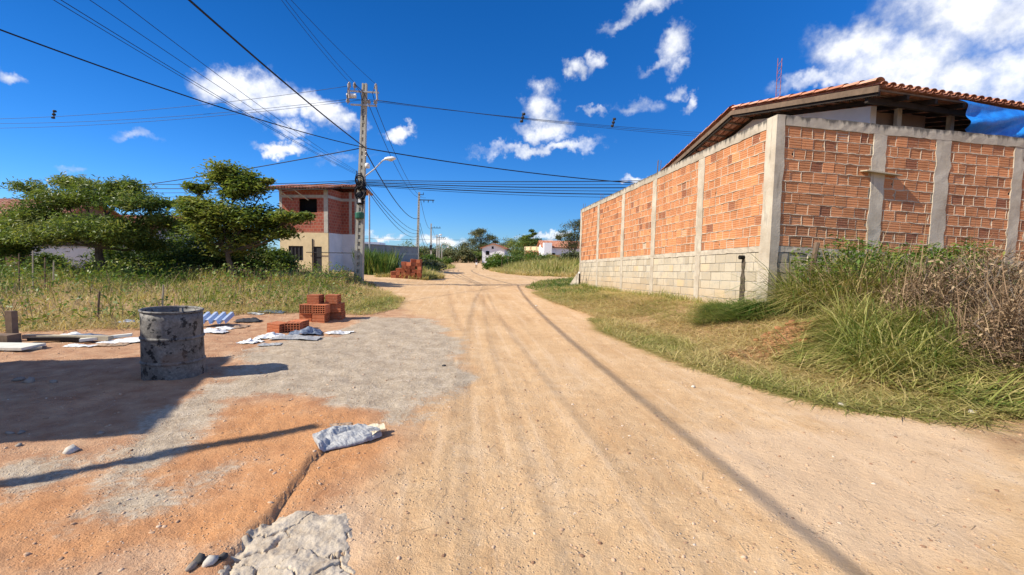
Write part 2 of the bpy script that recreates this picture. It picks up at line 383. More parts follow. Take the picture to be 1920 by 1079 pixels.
ang = np.concatenate([np.radians(np.arange(-66, 66.01, .27)), np.radians(np.arange(70, 293, 4.))])
RR, AA = np.meshgrid(rings, ang, indexing='ij'); gx = RR*np.sin(AA); gy = RR*np.cos(AA)
nr, na = gx.shape
zz = T(gx, gy)
near = RR < 60
d_road = sdf(gx, gy, ROAD)
# wheel ruts, hoof-worn grit and lumps
q = gx+.115*gy
rut = np.zeros_like(gx)
for q0, wd, dp in ((-.05, .16, .018), (.75, .12, .012), (1.05, .10, .012), (1.55, .2, .022), (2.35, .14, .012), (2.75, .2, .015), (.35, .07, .01), (1.9, .07, .009)):
    qq = q-q0-.22*(fbm(gy*.16+q0*7, gx*0+q0)-.5)*2; rut = rut-dp*np.exp(-(qq/wd)**2)*(.4+1.2*fbm(gy*.5+q0*3, gx*0+2*q0))+.4*dp*np.exp(-((np.abs(qq)-wd*1.5)/(wd*.6))**2)
tr1 = np.abs(pline(gx, gy, [G(*p) for p in ((905,565),(890,590),(845,608),(760,640),(690,668))])[0]); rut = rut-.02*np.exp(-(tr1/.07)**2)
arc = np.zeros_like(gx)
for pts in (((965,620),(930,590),(905,560),(880,535),(885,518),(905,508)), ((1000,545),(950,535),(905,525),(885,512)), ((690,548),(800,549),(900,544),(970,540),(1040,528)), ((870,620),(850,575),(842,545))):
    arc = np.maximum(arc, np.exp(-(pline(gx, gy, [G(*p) for p in pts])[0]/.09)**2))
zz = zz+(rut*.3*sstep(-.6, .6, d_road)-.014*arc)*near
nz = (fbm(gx*1.1, gy*1.1, 3)-.5)*.05+(fbm(gx*5, gy*5, 3)-.5)*.022+(fbm(gx*21, gy*21, 3)-.5)*.012
zz = zz+nz*np.where(d_road > 0, .75, 1.25)*sstep(70, 30, RR)
ld, ls = pline(gx, gy, LEDGE); side = np.where(ls > 0, -1, 1)      # travelling towards the viewer: clay crust is on the right-hand (photo left) side
lw = ld+.05*(fbm(gx*9, gy*9, 3)-.5)
zz = zz+.030*np.exp(-(ld/.30)**2)*sstep(-.015, .015, side*lw)*(ld < .8)-.012*np.exp(-(ld/.02)**2)
gm = np.maximum.reduce([sstep(-.45, .40, sdf(gx, gy, p)+.8*(fbm(gx*2.1, gy*2.1, 4)-.5)) for p in GREY])
pg = np.maximum.reduce([sstep(-.25, .3, sdf(gx, gy, p)+.5*(fbm(gx*2.3+5, gy*2.3, 4)-.5)) for p in PALEGREY])*.75
cl = sstep(-.22, .22, sdf(gx, gy, CLAY)+.35*(fbm(gx*1.7+9, gy*1.7, 4)-.5))*(1-gm)
# shovel marks in the spilt mortar
gq = (gx*.35-gy)+.5*fbm(gx*1.3, gy*1.3, 3); zz = zz+gm*.05*(fbm(gq*9, gx*.9+gy*.4, 3, .6)-.5)
bank = sstep(-.15, .9, gx-xr(gy)+.9*(fbm(gx*1.2, gy*1.2, 3)-.5))*sstep(23.5, 21, gy)*(gy < 24)
fld = np.maximum(sstep(-.4, .6, sdf(gx, gy, FIELD)), sstep(0, 2, -d_road)*(gy > 21))
soil = np.clip(np.maximum(bank, fld), 0, 1)
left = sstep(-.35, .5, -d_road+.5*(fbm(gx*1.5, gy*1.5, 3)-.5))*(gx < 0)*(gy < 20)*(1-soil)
verts = np.stack([gx, gy, zz], -1).reshape(-1, 3)
i0 = np.arange(nr-1)[:, None]*na; j = np.arange(na)[None, :]; j2 = (j+1) % na
quads = np.stack([i0+j, i0+na+j, i0+na+j2, i0+j2], -1).reshape(-1, 4)
mred = np.clip(np.exp(-(((gx-MOUND[0])/.8)**2+((gy-MOUND[1])/.45)**2))*1.3+np.exp(-(((gx-MOUND2[0])/.5)**2+((gy-MOUND2[1])/.3)**2)), 0, 1)
zz = zz+mred*.09*(fbm(gx*7, gy*7, 3)-.5)
verts = np.stack([gx, gy, zz], -1).reshape(-1, 3)
attrs = dict(red=mred.ravel(), grey=gm.ravel(), pgrey=pg.ravel(), clay=cl.ravel(), soil=soil.ravel(), yard=left.ravel(), track=np.clip(arc, 0, 1).ravel(), road=sstep(-.3, .3, d_road).ravel())
def ground_fn(t, co, b):
    g, pgm, c_, s_, y_, tk = (t.attr(k) for k in ('grey', 'pgrey', 'clay', 'soil', 'yard', 'track'))
    n1 = t.noise(co, .55, 4, .55); n2 = t.noise(co, 4.2, 5, .6); n3 = t.noise(co, 26, 6, .68); n4 = t.noise(co, 120, 4, .6)
    vor = t.new('ShaderNodeTexVoronoi', feature='F1'); t.link(co, vor.inputs['Vector']); vor.inputs['Scale'].default_value = 42; vor.inputs['Randomness'].default_value = 1
    peb = t.ss(vor.outputs['Distance'], .34, .12)
    pm = t.math('MULTIPLY', peb, t.ss(t.noise(co, 7, 3), .48, .62))
    sand = t.ramp(t.math('MULTIPLY_ADD', n1, .5, t.math('MULTIPLY', n2, .5)), [(.33, (.505, .312, .155)), (.52, (.59, .392, .213)), (.68, (.66, .478, .295))])
    sand = t.mix(t.ss(n3, .55, .75, 0, .5), sand, (.40, .21, .10)); sand = t.mix(t.ss(n3, .45, .25, 0, .5), sand, (.70, .53, .36))
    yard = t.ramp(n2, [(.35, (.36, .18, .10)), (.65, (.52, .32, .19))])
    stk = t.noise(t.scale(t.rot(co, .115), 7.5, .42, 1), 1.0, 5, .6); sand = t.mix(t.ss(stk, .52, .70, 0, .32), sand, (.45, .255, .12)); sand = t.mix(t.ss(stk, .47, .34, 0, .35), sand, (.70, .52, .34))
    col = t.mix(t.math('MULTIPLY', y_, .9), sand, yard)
    clay = t.ramp(t.math('MULTIPLY_ADD', n2, .6, t.math('MULTIPLY', n3, .4)), [(.3, (.42, .19, .08)), (.55, (.54, .27, .12)), (.75, (.58, .34, .18))])
    col = t.mix(c_, col, clay)
    gcol = t.ramp(t.math('MULTIPLY_ADD', n2, .45, t.math('MULTIPLY', n3, .55)), [(.32, (.25, .19, .13)), (.5, (.42, .345, .25)), (.7, (.62, .53, .41))])
    gk = t.ss(t.math('MULTIPLY_ADD', t.math('ADD', t.math('SUBTRACT', n3, .5), t.math('MULTIPLY', t.math('SUBTRACT', n2, .5), .9)), .9, g), .3, .75); col = t.mix(t.math('MULTIPLY', gk, .93), col, gcol)
    col = t.mix(t.math('MULTIPLY', t.ss(t.math('MULTIPLY_ADD', t.math('SUBTRACT', n3, .5), .8, pgm), .25, .8), .5), col, (.66, .49, .33))
    so_ = t.ramp(t.math('MULTIPLY_ADD', n2, .6, t.math('MULTIPLY', n3, .4)), [(.3, (.24, .13, .07)), (.5, (.42, .27, .145)), (.7, (.54, .40, .23))])
    col = t.mix(t.ss(t.math('MULTIPLY_ADD', t.math('SUBTRACT', n2, .5), .8, s_), .3, .7), col, so_)
    col = t.mix(t.ss(t.math('MULTIPLY_ADD', t.math('SUBTRACT', n3, .5), .8, t.attr('red')), .3, .7, 0, .85), col, t.ramp(n3, [(.35, (.24, .10, .045)), (.65, (.44, .22, .11))]))
    col = t.mix(t.math('MULTIPLY', tk, .2), col, (.33, .17, .085))
    pc = t.ramp(vor.outputs['Color'], [(0, (.30, .17, .10)), (.5, (.62, .46, .32)), (1, (.70, .62, .52))])
    col = t.mix(t.math('MULTIPLY', pm, .7), col, pc)
    h = t.math('MULTIPLY_ADD', n3, .8, t.math('MULTIPLY_ADD', pm, .55, t.math('MULTIPLY', n4, .35)))
    bump(t, b, h, .8, .026); return col
pmat('ground', ground_fn, .95, .12)
cen_r = d_road.reshape(-1)[quads].mean(1) > 0
def sub_mesh(name, sel, **tags):
    qd = quads[sel]; ids, inv = np.unique(qd, return_inverse=True)
    return link(name, np_mesh(name, verts[ids], inv.reshape(-1, 4), MAT['ground'], True, {k: v[ids] for k, v in attrs.items()}), None, **tags)
tag(sub_mesh('dirt_road', cen_r, kind='structure'), 'pale orange dirt road running away from the camera')
tag(sub_mesh('ground', ~cen_r, kind='structure'), 'bare reddish earth and verges beside the dirt road')

def ico(r, seed):
    """irregular little stone: subdivided octahedron, jittered"""
    rg = np.random.default_rng(seed); v = [(1,0,0),(-1,0,0),(0,1,0),(0,-1,0),(0,0,1),(0,0,-1)]; f = [(0,2,4),(2,1,4),(1,3,4),(3,0,4),(2,0,5),(1,2,5),(3,1,5),(0,3,5)]
    v = [np.array(p, float) for p in v]; cache = {}; nf = []
    def mid(a, b):
        k = (min(a, b), max(a, b))
        if k not in cache: p = v[a]+v[b]; v.append(p/np.linalg.norm(p)); cache[k] = len(v)-1
        return cache[k]
    for a, b, c in f:
        x, y, z = mid(a, b), mid(b, c), mid(c, a); nf += [(a, x, z), (x, b, y), (z, y, c), (x, y, z)]
    V_ = np.array(v)*(rg.uniform(.62, 1.25, (len(v), 1)))*np.array(r); return V_, np.array(nf)
# loose grit on the road and yard (uncountable)
vs, fs, off = [], [], 0
protos = [ico((1, .8, .55), k) for k in range(6)]
npb = 6500
for k in range(npb):
    rr_ = 1.4*math.exp(rng.uniform(0, 2.6)); aa = rng.uniform(-1.0, 1.0); x, y = rr_*math.sin(aa), rr_*math.cos(aa)
    if y < 1.2 or x > xr(y)+1.5 or (x < -7.5): continue
    s = .0028+.012*rng.random()**6+.0012*rr_*rng.random()
    V_, F_ = protos[k % 6]; a = rng.uniform(0, 6.28); c, sn = math.cos(a), math.sin(a)
    P = V_*s; P = np.stack([P[:, 0]*c-P[:, 1]*sn+x, P[:, 0]*sn+P[:, 1]*c+y, P[:, 2]], -1)
    vs.append(P); fs.append(F_+off); off += len(P)
# settle them on the sheet with the same small lumps
P = np.concatenate(vs); cx = np.repeat([p[:, 0].mean() for p in vs], 18); cy = np.repeat([p[:, 1].mean() for p in vs], 18)
def Tfine(x, y):
    r_ = np.hypot(x, y); a_ = np.arctan2(x, y); ri = np.clip(np.searchsorted(rings, r_)-1, 0, nr-2); ai = np.clip(np.searchsorted(ang[:489], a_)-1, 0, 487)
    fr = (r_-rings[ri])/(rings[ri+1]-rings[ri]); fa = (a_-ang[ai])/(ang[ai+1]-ang[ai])
    return (zz[ri, ai]*(1-fr)+zz[ri+1, ai]*fr)*(1-fa)+(zz[ri, ai+1]*(1-fr)+zz[ri+1, ai+1]*fr)*fa
P[:, 2] += Tfine(cx, cy)
def grit_fn(t, co, b):
    return t.ramp(t.new('ShaderNodeNewGeometry').outputs['Random Per Island'], [(0, (.22, .12, .07)), (.4, (.44, .28, .17)), (.9, (.56, .40, .27)), (1, (.60, .52, .42))])
pmat('grit', grit_fn)
link('road_grit', np_mesh('road_grit', P, np.concatenate(fs), MAT['grit']), None, label='loose grit and pebbles strewn over road and yard', cat='grit', kind='stuff')
def fz(x, y): return float(Tfine(np.array([x]), np.array([y]))[0])

# ------------------------------------------------------------------ boundary wall on the right (brick panels, concrete frame, block base)
def unit(v): v = np.array(v, float); return v/np.linalg.norm(v)
WC = np.array([4.92, 8.70, 0.])
SA, SN = unit((-.13, 1, 0)), unit((-1, -.13, 0)); FA, FN = unit((1, .10, 0)), unit((.10, -1, 0))
SS, FS = .0352, .040
def side(s, h, o=0.): p = WC+SA*s+SN*o; p[2] = h-SS*s; return p
def front(s, h, o=0.): p = WC+FA*s+FN*o; p[2] = h-FS*s; return p
ZB, ZT, BEAM, NC = 1.71, 4.148, .19, 11
CH = (ZT-BEAM-ZB)/NC; BL, BH = .232, CH-.016
wall = empty('boundary_wall', (4.92, 8.7, .3), 'tall unplastered red brick yard wall with concrete pillars on grey block base', 'wall')
def brick_profile(h, ribs=3, d=.007):
    pr = [(0, 0)]
    for k in range(ribs):
        z = h*(k+1)/(ribs+1); pr += [(z-.011, 0), (z, d), (z+.011, 0)]
    return pr+[(h, 0)]
def brick_mesh(name, L, H, D, mat, chip=0):
    pr = brick_profile(H)+[(H, D), (0, D)]; n = len(pr); mb = MB()
    v = [(0, o, z) for z, o in pr]+[(L, o, z) for z, o in pr]
    if chip:
        for i in range(2, 8): v[n+i] = (L-.06-.025*(i % 2), v[n+i][1]+.0, v[n+i][2])
    mb.add(v, [(i, (i+1) % n, n+(i+1) % n, n+i) for i in range(n)]+[tuple(range(n))[::-1], tuple(range(n, 2*n))]); me = mb.mesh(name, mat)
    if chip:
        mb.add([(L-.085, .0118, H*.15), (L+.004, .0118, H*.12), (L+.004, .0118, H*.74), (L-.075, .0118, H*.7)], [(0, 1, 2, 3)]); me = mb.mesh(name, mat); me.materials.append(MAT['black_hole']); me.polygons[len(me.polygons)-1].material_index = 1  # flat black patch painted for the shade inside a broken hollow brick
    return me
BM = [brick_mesh('wall_brick', BL, BH, .09, MAT['brick']), brick_mesh('wall_brick', BL, BH, .09, MAT['brick'], 1)]
PIL_S = [(0, .27), (2.44, 2.72), (5.03, 5.31), (7.56, 7.83), (10.36, 10.63), (12.95, 13.2)]
PIL_F = [(0, .155), (1.98, 2.26), (3.33, 3.65), (5.05, 5.28), (6.9, 7.15)]
allb = []; mort = MB(); bead = MB(); LEN_F = 7.15
def panels(P): return [(a[1], b[0]) for a, b in zip(P[:-1], P[1:])]
def bead_strip(fn, s0, s1, h, wd, pr, vert=False, h1=0.):
    n = max(2, int(abs((h1-h) if vert else (s1-s0))/.045)); b = len(bead.v); ph = rng.random()*9
    for i in range(n+1):
        t = i/n; jt = (vnoise(np.array(i*.45+ph), np.array(ph*3))-.5); w_ = wd*(.55+1.1*rng.random()); p = pr*(.1+1.5*max(0, float(vnoise(np.array(i*.3+ph*5), np.array(ph)))-.1)); j_ = float(jt)*.02
        for dz, o in ((-w_, -.016), (-w_*.55, p), (w_*.55, p), (w_, -.016)):
            bead.v.append(tuple(fn(s0+dz+j_, h+(h1-h)*t, o) if vert else fn(s0+(s1-s0)*t, h+dz+j_, o)))
        if i:
            for k in range(3): q_ = b+(i-1)*4+k; bead.f.append((q_, q_+1, q_+5, q_+4))
for fn, P, sgn in ((side, PIL_S, -1), (front, PIL_F, 1)):
    for s0, s1 in panels(P):
        mort.obox(fn(s0, ZB, -.09), fn(s1, ZB, -.09)-fn(s0, ZB, -.09), fn(s0, ZB, -.013)-fn(s0, ZB, -.09), (0, 0, ZT-BEAM-ZB))
        for c in range(NC):
            h = ZB+c*CH+.008; s = s0-(.5*BL if c % 2 else 0)-rng.random()*.08
            if c: bead_strip(fn, s0+.005, s1-.005, ZB+c*CH, .0135, .009)
            while s < s1-.02:
                L = BL*(1+.04*rng.normal()) if rng.random() > .08 else BL*.6; a, e = max(s, s0+.004), min(s+L, s1-.004)
                if e-a > .03: allb.append((fn, sgn, a, e, h+.004*rng.normal()*.5, .004*rng.normal()))
                if s0+.02 < s+L+.007 < s1-.02 and (fn is front or s < 8): bead_strip(fn, s+L+.0065, 0, h, .0085, .003, True, h+BH)
                s += L+.013
def bproj(fn, a, e, h):
    def pj(p): v = p-np.array([0, 0, CAMZ]); k = v@_f; return np.array([v@_r2/k, v@_u2/k])
    if a > 5.75 and fn is front: return 0
    p = [pj(x) for x in (fn(a, h), fn(e, h), fn(a, h+BH))]; u, v = p[1]-p[0], p[2]-p[0]; return abs(u[0]*v[1]-u[1]*v[0])
allb.sort(key=lambda t: -bproj(t[0], t[2], t[3], t[4]))
RM = []; rest = MB(); tmpl = [np.array([v.co for v in me.vertices]) for me in BM]; tf = [[tuple(p.vertices) for p in me.polygons] for me in BM]
for k, (fn, sgn, a, e, h, o) in enumerate(allb):
    o0 = fn(a if sgn > 0 else e, h, o); xd = unit(fn(a+.5, h)-fn(a, h))*sgn; yd = -(FN if fn is front else SN); zd = unit(np.cross(xd, yd)); var = 1 if rng.random() < .055 else 0
    M3 = np.stack([xd, yd, zd], 1)
    if k < 300:
        ob = sub('brick', BM[var], wall, Vector(o0)-Vector((4.92, 8.7, .3)), Matrix(M3.tolist())); ob.scale = ((e-a)/BL, 1, 1)
    else:
        vv = tmpl[var].copy(); vv[:, 0] *= (e-a)/BL; rest.add(vv@M3.T+o0, tf[var]); RM.extend([0]*(len(tf[var])-var)+[1]*var)
rb_ = tag(rest.build('brick_courses', MAT['brick'], wall), kind='stuff'); rb_.data.materials.append(MAT['black_hole']); rb_.data.polygons.foreach_set('material_index', RM)
mort.build('mortar', MAT['mortar'], wall); tag(bead.build('mortar_bead', MAT['mortar'], wall, True), kind='stuff')
def bar(name, fn, s0, s1, h0, h1, proud, mat, thick=.19, along='s', step=.12, jit=.006, wearfn=None):
    """rough cast concrete member, along the wall ('s') or upright ('h')"""
    vs, wr = [], []; n = max(2, int(abs((s1-s0) if along == 's' else (h1-h0))/step))
    for i in range(n+1):
        t = i/n; j_ = lambda: jit*rng.normal()
        if along == 's':
            s = s0+(s1-s0)*t
            ring = [(s, h0, -thick), (s, h0+j_(), proud+j_()*.4), (s, h0*.45+h1*.55, proud+j_()*.5), (s, h1+j_()*.8, proud-.004+j_()*.3), (s, h1+j_()*.8, -thick)]; wr += [0, 0, .35, 1, 1]
        else:
            h = h0+(h1-h0)*t
            ring = [(s0, h, -thick), (s0+j_()*1.6, h, proud+j_()*.3), ((s0+s1)/2, h, proud+j_()*.4), (s1+j_()*1.6, h, proud+j_()*.3), (s1, h, -thick)]; wr += [0, 0, 0, 0, 0]
        vs += [fn(*r) for r in ring]
    f = [(i*5+k, i*5+(k+1) % 5, (i+1)*5+(k+1) % 5, (i+1)*5+k) for i in range(n) for k in range(5)]
    mb = MB(); mb.add(vs, f); b = 0; mb.f += [(4, 3, 2, 1, 0), tuple(n*5+k for k in range(5))]
    me = mb.mesh(name, MAT[mat]); at = me.attributes.new('wear', 'FLOAT', 'POINT'); at.data.foreach_set('value', wr)
    return link(name, me, wall)
ZG = .1                                        # block courses run down below the soil line
for (a, e) in PIL_S[1:]: bar('pillar', side, a, e, ZB-.05, ZT-BEAM, .014, 'pillar', along='h')
for (a, e) in PIL_F[1:]: bar('pillar', front, a, e, ZB-.05, ZT-BEAM, .014, 'pillar', along='h')
# corner pillar: one L-shaped cast post
mb = MB(); n = 26
for i in range(n+1):
    h = .1+(ZT-.004-.1)*i/n; j_ = lambda: .006*rng.normal(); wide = .27+.035*(fbm(np.array(h*2.), np.array(3.))-.5)+(.02 if h < ZB else 0)
    o_ = .022+j_()*.3
    cs = WC+SN*o_+FN*o_; pts = [WC+SA*wide+SN*o_, cs, WC+FA*(.155+.05*(fbm(np.array(h*3.), np.array(8.))-.5)+j_())+FN*o_, WC+FA*.15-FN*.15, WC+SA*.25-SN*.15]
    for p in pts: p = p.copy(); p[2] = h; mb.v.append(tuple(p))
mb.f += [(i*5+k, i*5+(k+1) % 5, (i+1)*5+(k+1) % 5, (i+1)*5+k) for i in range(n) for k in range(5)]+[tuple(n*5+k for k in range(5))]
mb.build('corner_pillar', MAT['pillar'], wall)
bar('top_beam', side, .275, 13.2, ZT-BEAM, ZT, .018, 'beam', .2); bar('top_beam', front, .165, LEN_F, ZT-BEAM, ZT, .018, 'beam', .2)
bar('plinth_beam', side, .27, 13.2, ZB-.115, ZB, .010, 'pillar', .15); bar('plinth_beam', front, .16, LEN_F, ZB-.115, ZB, .010, 'pillar', .15)
# grey concrete block base
KL, KH = .385, .188
kme = MB(); e_ = .006
kv = [(e_, 0, e_), (KL-e_, 0, e_), (KL-e_, 0, KH-e_), (e_, 0, KH-e_), (0, e_, 0), (KL, e_, 0), (KL, e_, KH), (0, e_, KH), (0, .1, 0), (KL, .1, 0), (KL, .1, KH), (0, .1, KH)]
kme.add(kv, [(0,1,2,3),(0,4,5,1),(1,5,6,2),(2,6,7,3),(3,7,4,0),(4,8,9,5),(5,9,10,6),(6,10,11,7),(7,11,8,4),(8,11,10,9)]); KM = kme.mesh('wall_block', MAT['block'])
base = MB()
base.obox(side(.2, -.5, -.12), side(13.2, -.5, -.12)-side(.2, -.5, -.12), side(.2, 0, -.012)-side(.2, 0, -.12), (0, 0, ZB-.1+.5))
base.obox(front(.12, -.5, -.12), front(LEN_F, -.5, -.12)-front(.12, -.5, -.12), front(.12, 0, -.012)-front(.12, 0, -.12), (0, 0, ZB-.1+.5))
base.build('block_backing', MAT['wall_grey'], wall)
WL = Vector((4.92, 8.7, .3))
for fn, sgn, send, hide in ((side, -1, 13.18, None), (front, 1, LEN_F, None)):
    for c in range(9):
        h = ZB-.115-(c+1)*(KH+.010); s = .28-(.2 if c % 2 else 0)-.1*rng.random() if fn is side else .17
        while s < send-.05:
            L = KL if rng.random() > .25 else KL*.5; a, e = max(s, .28 if fn is side else .17), min(s+L, send)
            zg = Tz(*fn((a+e)/2, 0)[:2])
            if e-a > .05 and h-SS*a+KH > zg-.02 and (fn is side or s < 6):
                hole = fn is side and a < .78 < e and c == 1
                o0 = fn(a if sgn > 0 else e, h, .004*rng.normal()-.001); xd = unit(fn(a+.5, h)-fn(a, h))*sgn; yd = -(FN if fn is front else SN); zd = unit(np.cross(xd, yd))
                ob = sub('block', KM, wall, Vector(o0)-WL, Matrix(np.stack([xd, yd, zd], 1).tolist())); ob.scale = ((e-a)/KL, 1, 1)
            s += L+.010
for (a, e) in PIL_S[1:]: bar('pillar_foot', side, a+.03, e-.03, -.2, ZB-.116, .012, 'pillar', along='h')
# drain spout and the dark streak it has washed down the blocks
mb = MB(); p = side(.78, 1.50, 0); mb.tube([p-SN*.05, p+SN*.10], .045, 10); mb.build('drain_pipe', MAT['black_hole'], wall)
def streak_fn(t, co, b):
    n = t.noise(co, 14, 5, .6); return t.ramp(n, [(.3, (.035, .028, .02)), (.7, (.13, .10, .07))])
pmat('streak', streak_fn)
mb = MB(); b0 = []
for i in range(13):
    t = i/12; h = 1.47-.95*t; wd = .055+.05*t+.012*rng.normal()
    mb.v += [tuple(side(.78-wd, h, .0135)), tuple(side(.78, h, .016)), tuple(side(.78+wd*.8, h, .0135))]
    if i: q_ = (i-1)*3; mb.f += [(q_, q_+1, q_+4, q_+3), (q_+1, q_+2, q_+5, q_+4)]
mb.build('water_stain', MAT['streak'], wall)
# rebar stubs left standing on the far pillars, buttress at the far end
for s, hh in ((5.2, .5), (10.5, .35), (13.05, .3)):
    mb = MB()
    for d1, d2 in ((-.05, -.05), (.05, -.08), (-.04, -.14)): p = side(s+d1, ZT-.02, d2); mb.tube([p, p+np.array([.01, 0, hh*(.8+.3*rng.random())])], .008, 5)
    mb.build('rebar', MAT['wood'], wall)
mb = MB(); a0, a1 = side(13.21, 1.3, .0), side(13.21, 1.3, -.2); f0 = 1.0
pts = [side(13.2, -.4, .02), side(14.3, -.4, .25), side(14.3, .42, .25), side(13.2, 1.22, .02)]; pts2 = [p-SN*.35 for p in pts]
mb.add(pts+pts2, [(0,1,2,3),(7,6,5,4),(0,4,5,1),(1,5,6,2),(2,6,7,3),(3,7,4,0)]); mb.build('buttress', MAT['pillar'], wall)
mb = MB(); p = side(11.9, 0, .35); p[2] = Tz(p[0], p[1]); mb.tube([p-[0, 0, .2], p+[0, 0, .62]], .035, 7); st = empty('marker_stake', p, 'short dark stake with a pale cap beside the far end of the wall', 'stake')
mb.build('stake', MAT['wood_dark'], st); mb = MB(); mb.lathe([(.0, .70), (.05, .69), (.055, .63), (.0, .62)], 8, p); mb.build('cap', MAT['lamp_white'], st)
# board stuck in the front wall
bd = MB(); p = front(1.78, 3.22, 0); bd.obox(front(1.76, 3.235, -.05), front(2.5, 3.20, -.05)-front(1.76, 3.235, -.05), FN*.2+np.array([0, 0, -.02]), (0, 0, .022))
bd.build('scaffold_board', MAT['wood_pale'], None, label='short grey board sticking out of the brick wall by a pillar', cat='board')

# ------------------------------------------------------------------ tiled house behind the wall
A = np.array([7.49, 9.60, 5.02]); HB = unit((1, .17, -.045)); HA = unit((-.13, 1, 0)); RUN1, RISE1, RUN2, SL2 = 5.1, 1.05, 5.2, .235
house = empty('tiled_house', (9.5, 13, .5), 'white house with red clay tile roof behind the brick wall', 'house'); HL = Vector((9.5, 13, .5))
U1 = unit(HA*RUN1+np.array([0, 0, RISE1])); L1 = math.hypot(RUN1, RISE1); RP = A+U1*L1; U2 = unit(HA+np.array([0, 0, -SL2])); L2 = RUN2*math.hypot(1, SL2)
NW, CW = 44, .205
def tile_col(name, L, seg):
    mb = MB(); k = max(1, int(L/seg))
    for i in range(k+1):
        y0, y1 = i*seg, min((i+1)*seg+.05, L)
        if y1-y0 < .1: continue
        for (r, up, sx) in ((.085, 1, .0), (.085, -1, .5*CW)):
            b = len(mb.v)
            for y, lift in ((y0, .022), (y1, 0.)):
                for rr_ in (r, r-.013):
                    for j in range(7):
                        a = math.pi*j/6; mb.v.append((sx+rr_*math.cos(a), y, up*(rr_*math.sin(a)*.75)+lift+(.045 if up > 0 else .05)))
            for j in range(6): mb.f += [(b+j, b+j+1, b+14+j+1, b+14+j), (b+7+j, b+21+j, b+21+j+1, b+7+j+1), (b+j, b+7+j, b+7+j+1, b+j+1)]
    return mb.mesh(name, MAT['tile'])
C1, C2 = tile_col('tile_run', L1, .42), tile_col('tile_run', L2, .42)
def frame(o, x, y):
    y = unit(y); z = unit(np.cross(x, y)); x = unit(np.cross(y, z)); return Vector(o)-HL, Matrix(np.stack([x, y, z], 1).tolist())
for i in range(NW):
    o = A+HB*(.10+i*CW); sub('tile_run', C1, house, *frame(o, HB, U1))
    o = RP+HB*(.10+i*CW); sub('tile_run', C2, house, *frame(o, HB, U2))
vt = MB()
for j in range(11): y = (j/10)*math.pi; vt.v += [(.11*math.cos(y), 0, .11*math.sin(y)*.7+.02), (.095*math.cos(y), .48, .095*math.sin(y)*.7)]
vt.f = [(2*j, 2*j+1, 2*j+3, 2*j+2) for j in range(10)]; VT = vt.mesh('verge_tile', MAT['tile'], True)
for k in range(int(L1/.42)): sub('verge_tile', VT, house, *frame(A+U1*(k*.42)+np.array([0, 0, .10]), HB, U1))
for k in range(int(L2/.42)): sub('verge_tile', VT, house, *frame(RP+U2*(k*.42)+np.array([0, 0, .10]), HB, U2))
for k in range(int(NW*CW/.44)): sub('ridge_tile', VT, house, *frame(RP+HB*(k*.44)+np.array([0, 0, .12]), np.cross([0, 0, 1.], HB)*-1, HB))
fr = MB(); WD = NW*CW
for k in range(13): fr.obox(A+U1*.05+HB*(.02+k*.72)+[0, 0, -.16], HB*.06, U1*(L1-.1), (0, 0, .10)); fr.obox(RP+U2*.06+HB*(.02+k*.72)+[0, 0, -.16], HB*.06, U2*(L2-.1), (0, 0, .10))
fr.build('rafters', MAT['wood_dark'], house)
fr = MB()
for k in range(12): fr.obox(A+U1*(.08+k*.42)+[0, 0, -.055], HB*WD, U1*.05, (0, 0, .035)); fr.obox(RP+U2*(.1+k*.42)+[0, 0, -.055], HB*WD, U2*.05, (0, 0, .035))
fr.build('battens', MAT['wood'], house)
fr = MB(); fr.obox(A+HB*-.03+[0, 0, -.10], HB*.028, U1*L1, (0, 0, .13)); fr.obox(RP+HB*-.03+[0, 0, -.10], HB*.028, U2*L2, (0, 0, .13)); fr.build('verge_board', MAT['wood'], house)
g0 = A+HB*.75; c = [g0+HA*.9, g0+HA*RUN1, g0+HA*(RUN1+RUN2-.5)]; tops = [5.02-.03+RISE1*.9/RUN1-.2, RP[2]-.2, RP[2]-SL2*(RUN2-.5)-.2]
mb = MB(); lo = [np.array([p[0], p[1], 0.]) for p in c]; hi = [np.array([p[0], p[1], t_]) for p, t_ in zip(c, tops)]; v0 = lo+hi; v1 = [p+FA*.15 for p in v0]
mb.add(v0+v1, [(0,1,4,3),(1,2,5,4),(6,9,10,7),(7,10,11,8),(3,4,10,9),(4,5,11,10),(0,3,9,6),(2,8,11,5)]); mb.build('gable_wall', MAT['render_white'], house)
w0 = c[0]; wd = unit((1, .17, 0))
mb = MB(); mb.obox([w0[0]+.16, w0[1]+.03, 0], wd*1.35, np.array([-.17, 1, 0])*.15, (0, 0, 4.85)); mb.build('front_wall', MAT['brown_wall'], house)
mb = MB(); mb.obox(np.array([w0[0], w0[1], 0])+wd*1.9+[0, 2.6, 0], wd*7, np.array([-.17, 1, 0])*.12, (0, 0, 5.2)); mb.build('inner_wall', MAT['grey_white'], house)
mb = MB()
for s in (.55, 2.0, 3.3): p = np.array([w0[0], w0[1], 0])+wd*s+[0, -.2, 0]; mb2 = MB(); mb2.obox(p, wd*.11, np.array([0, .11, 0]), (0, 0, 4.93-.04*s)); mb2.build('veranda_post', MAT['wood_pale'], house)
mb = MB(); mb.obox(A+HA*.35+HB*.1+[0, 0, -.18], HB*(WD-.2), HA*.08, (0, 0, .11)); mb.build('eave_beam', MAT['wood_dark'], house)
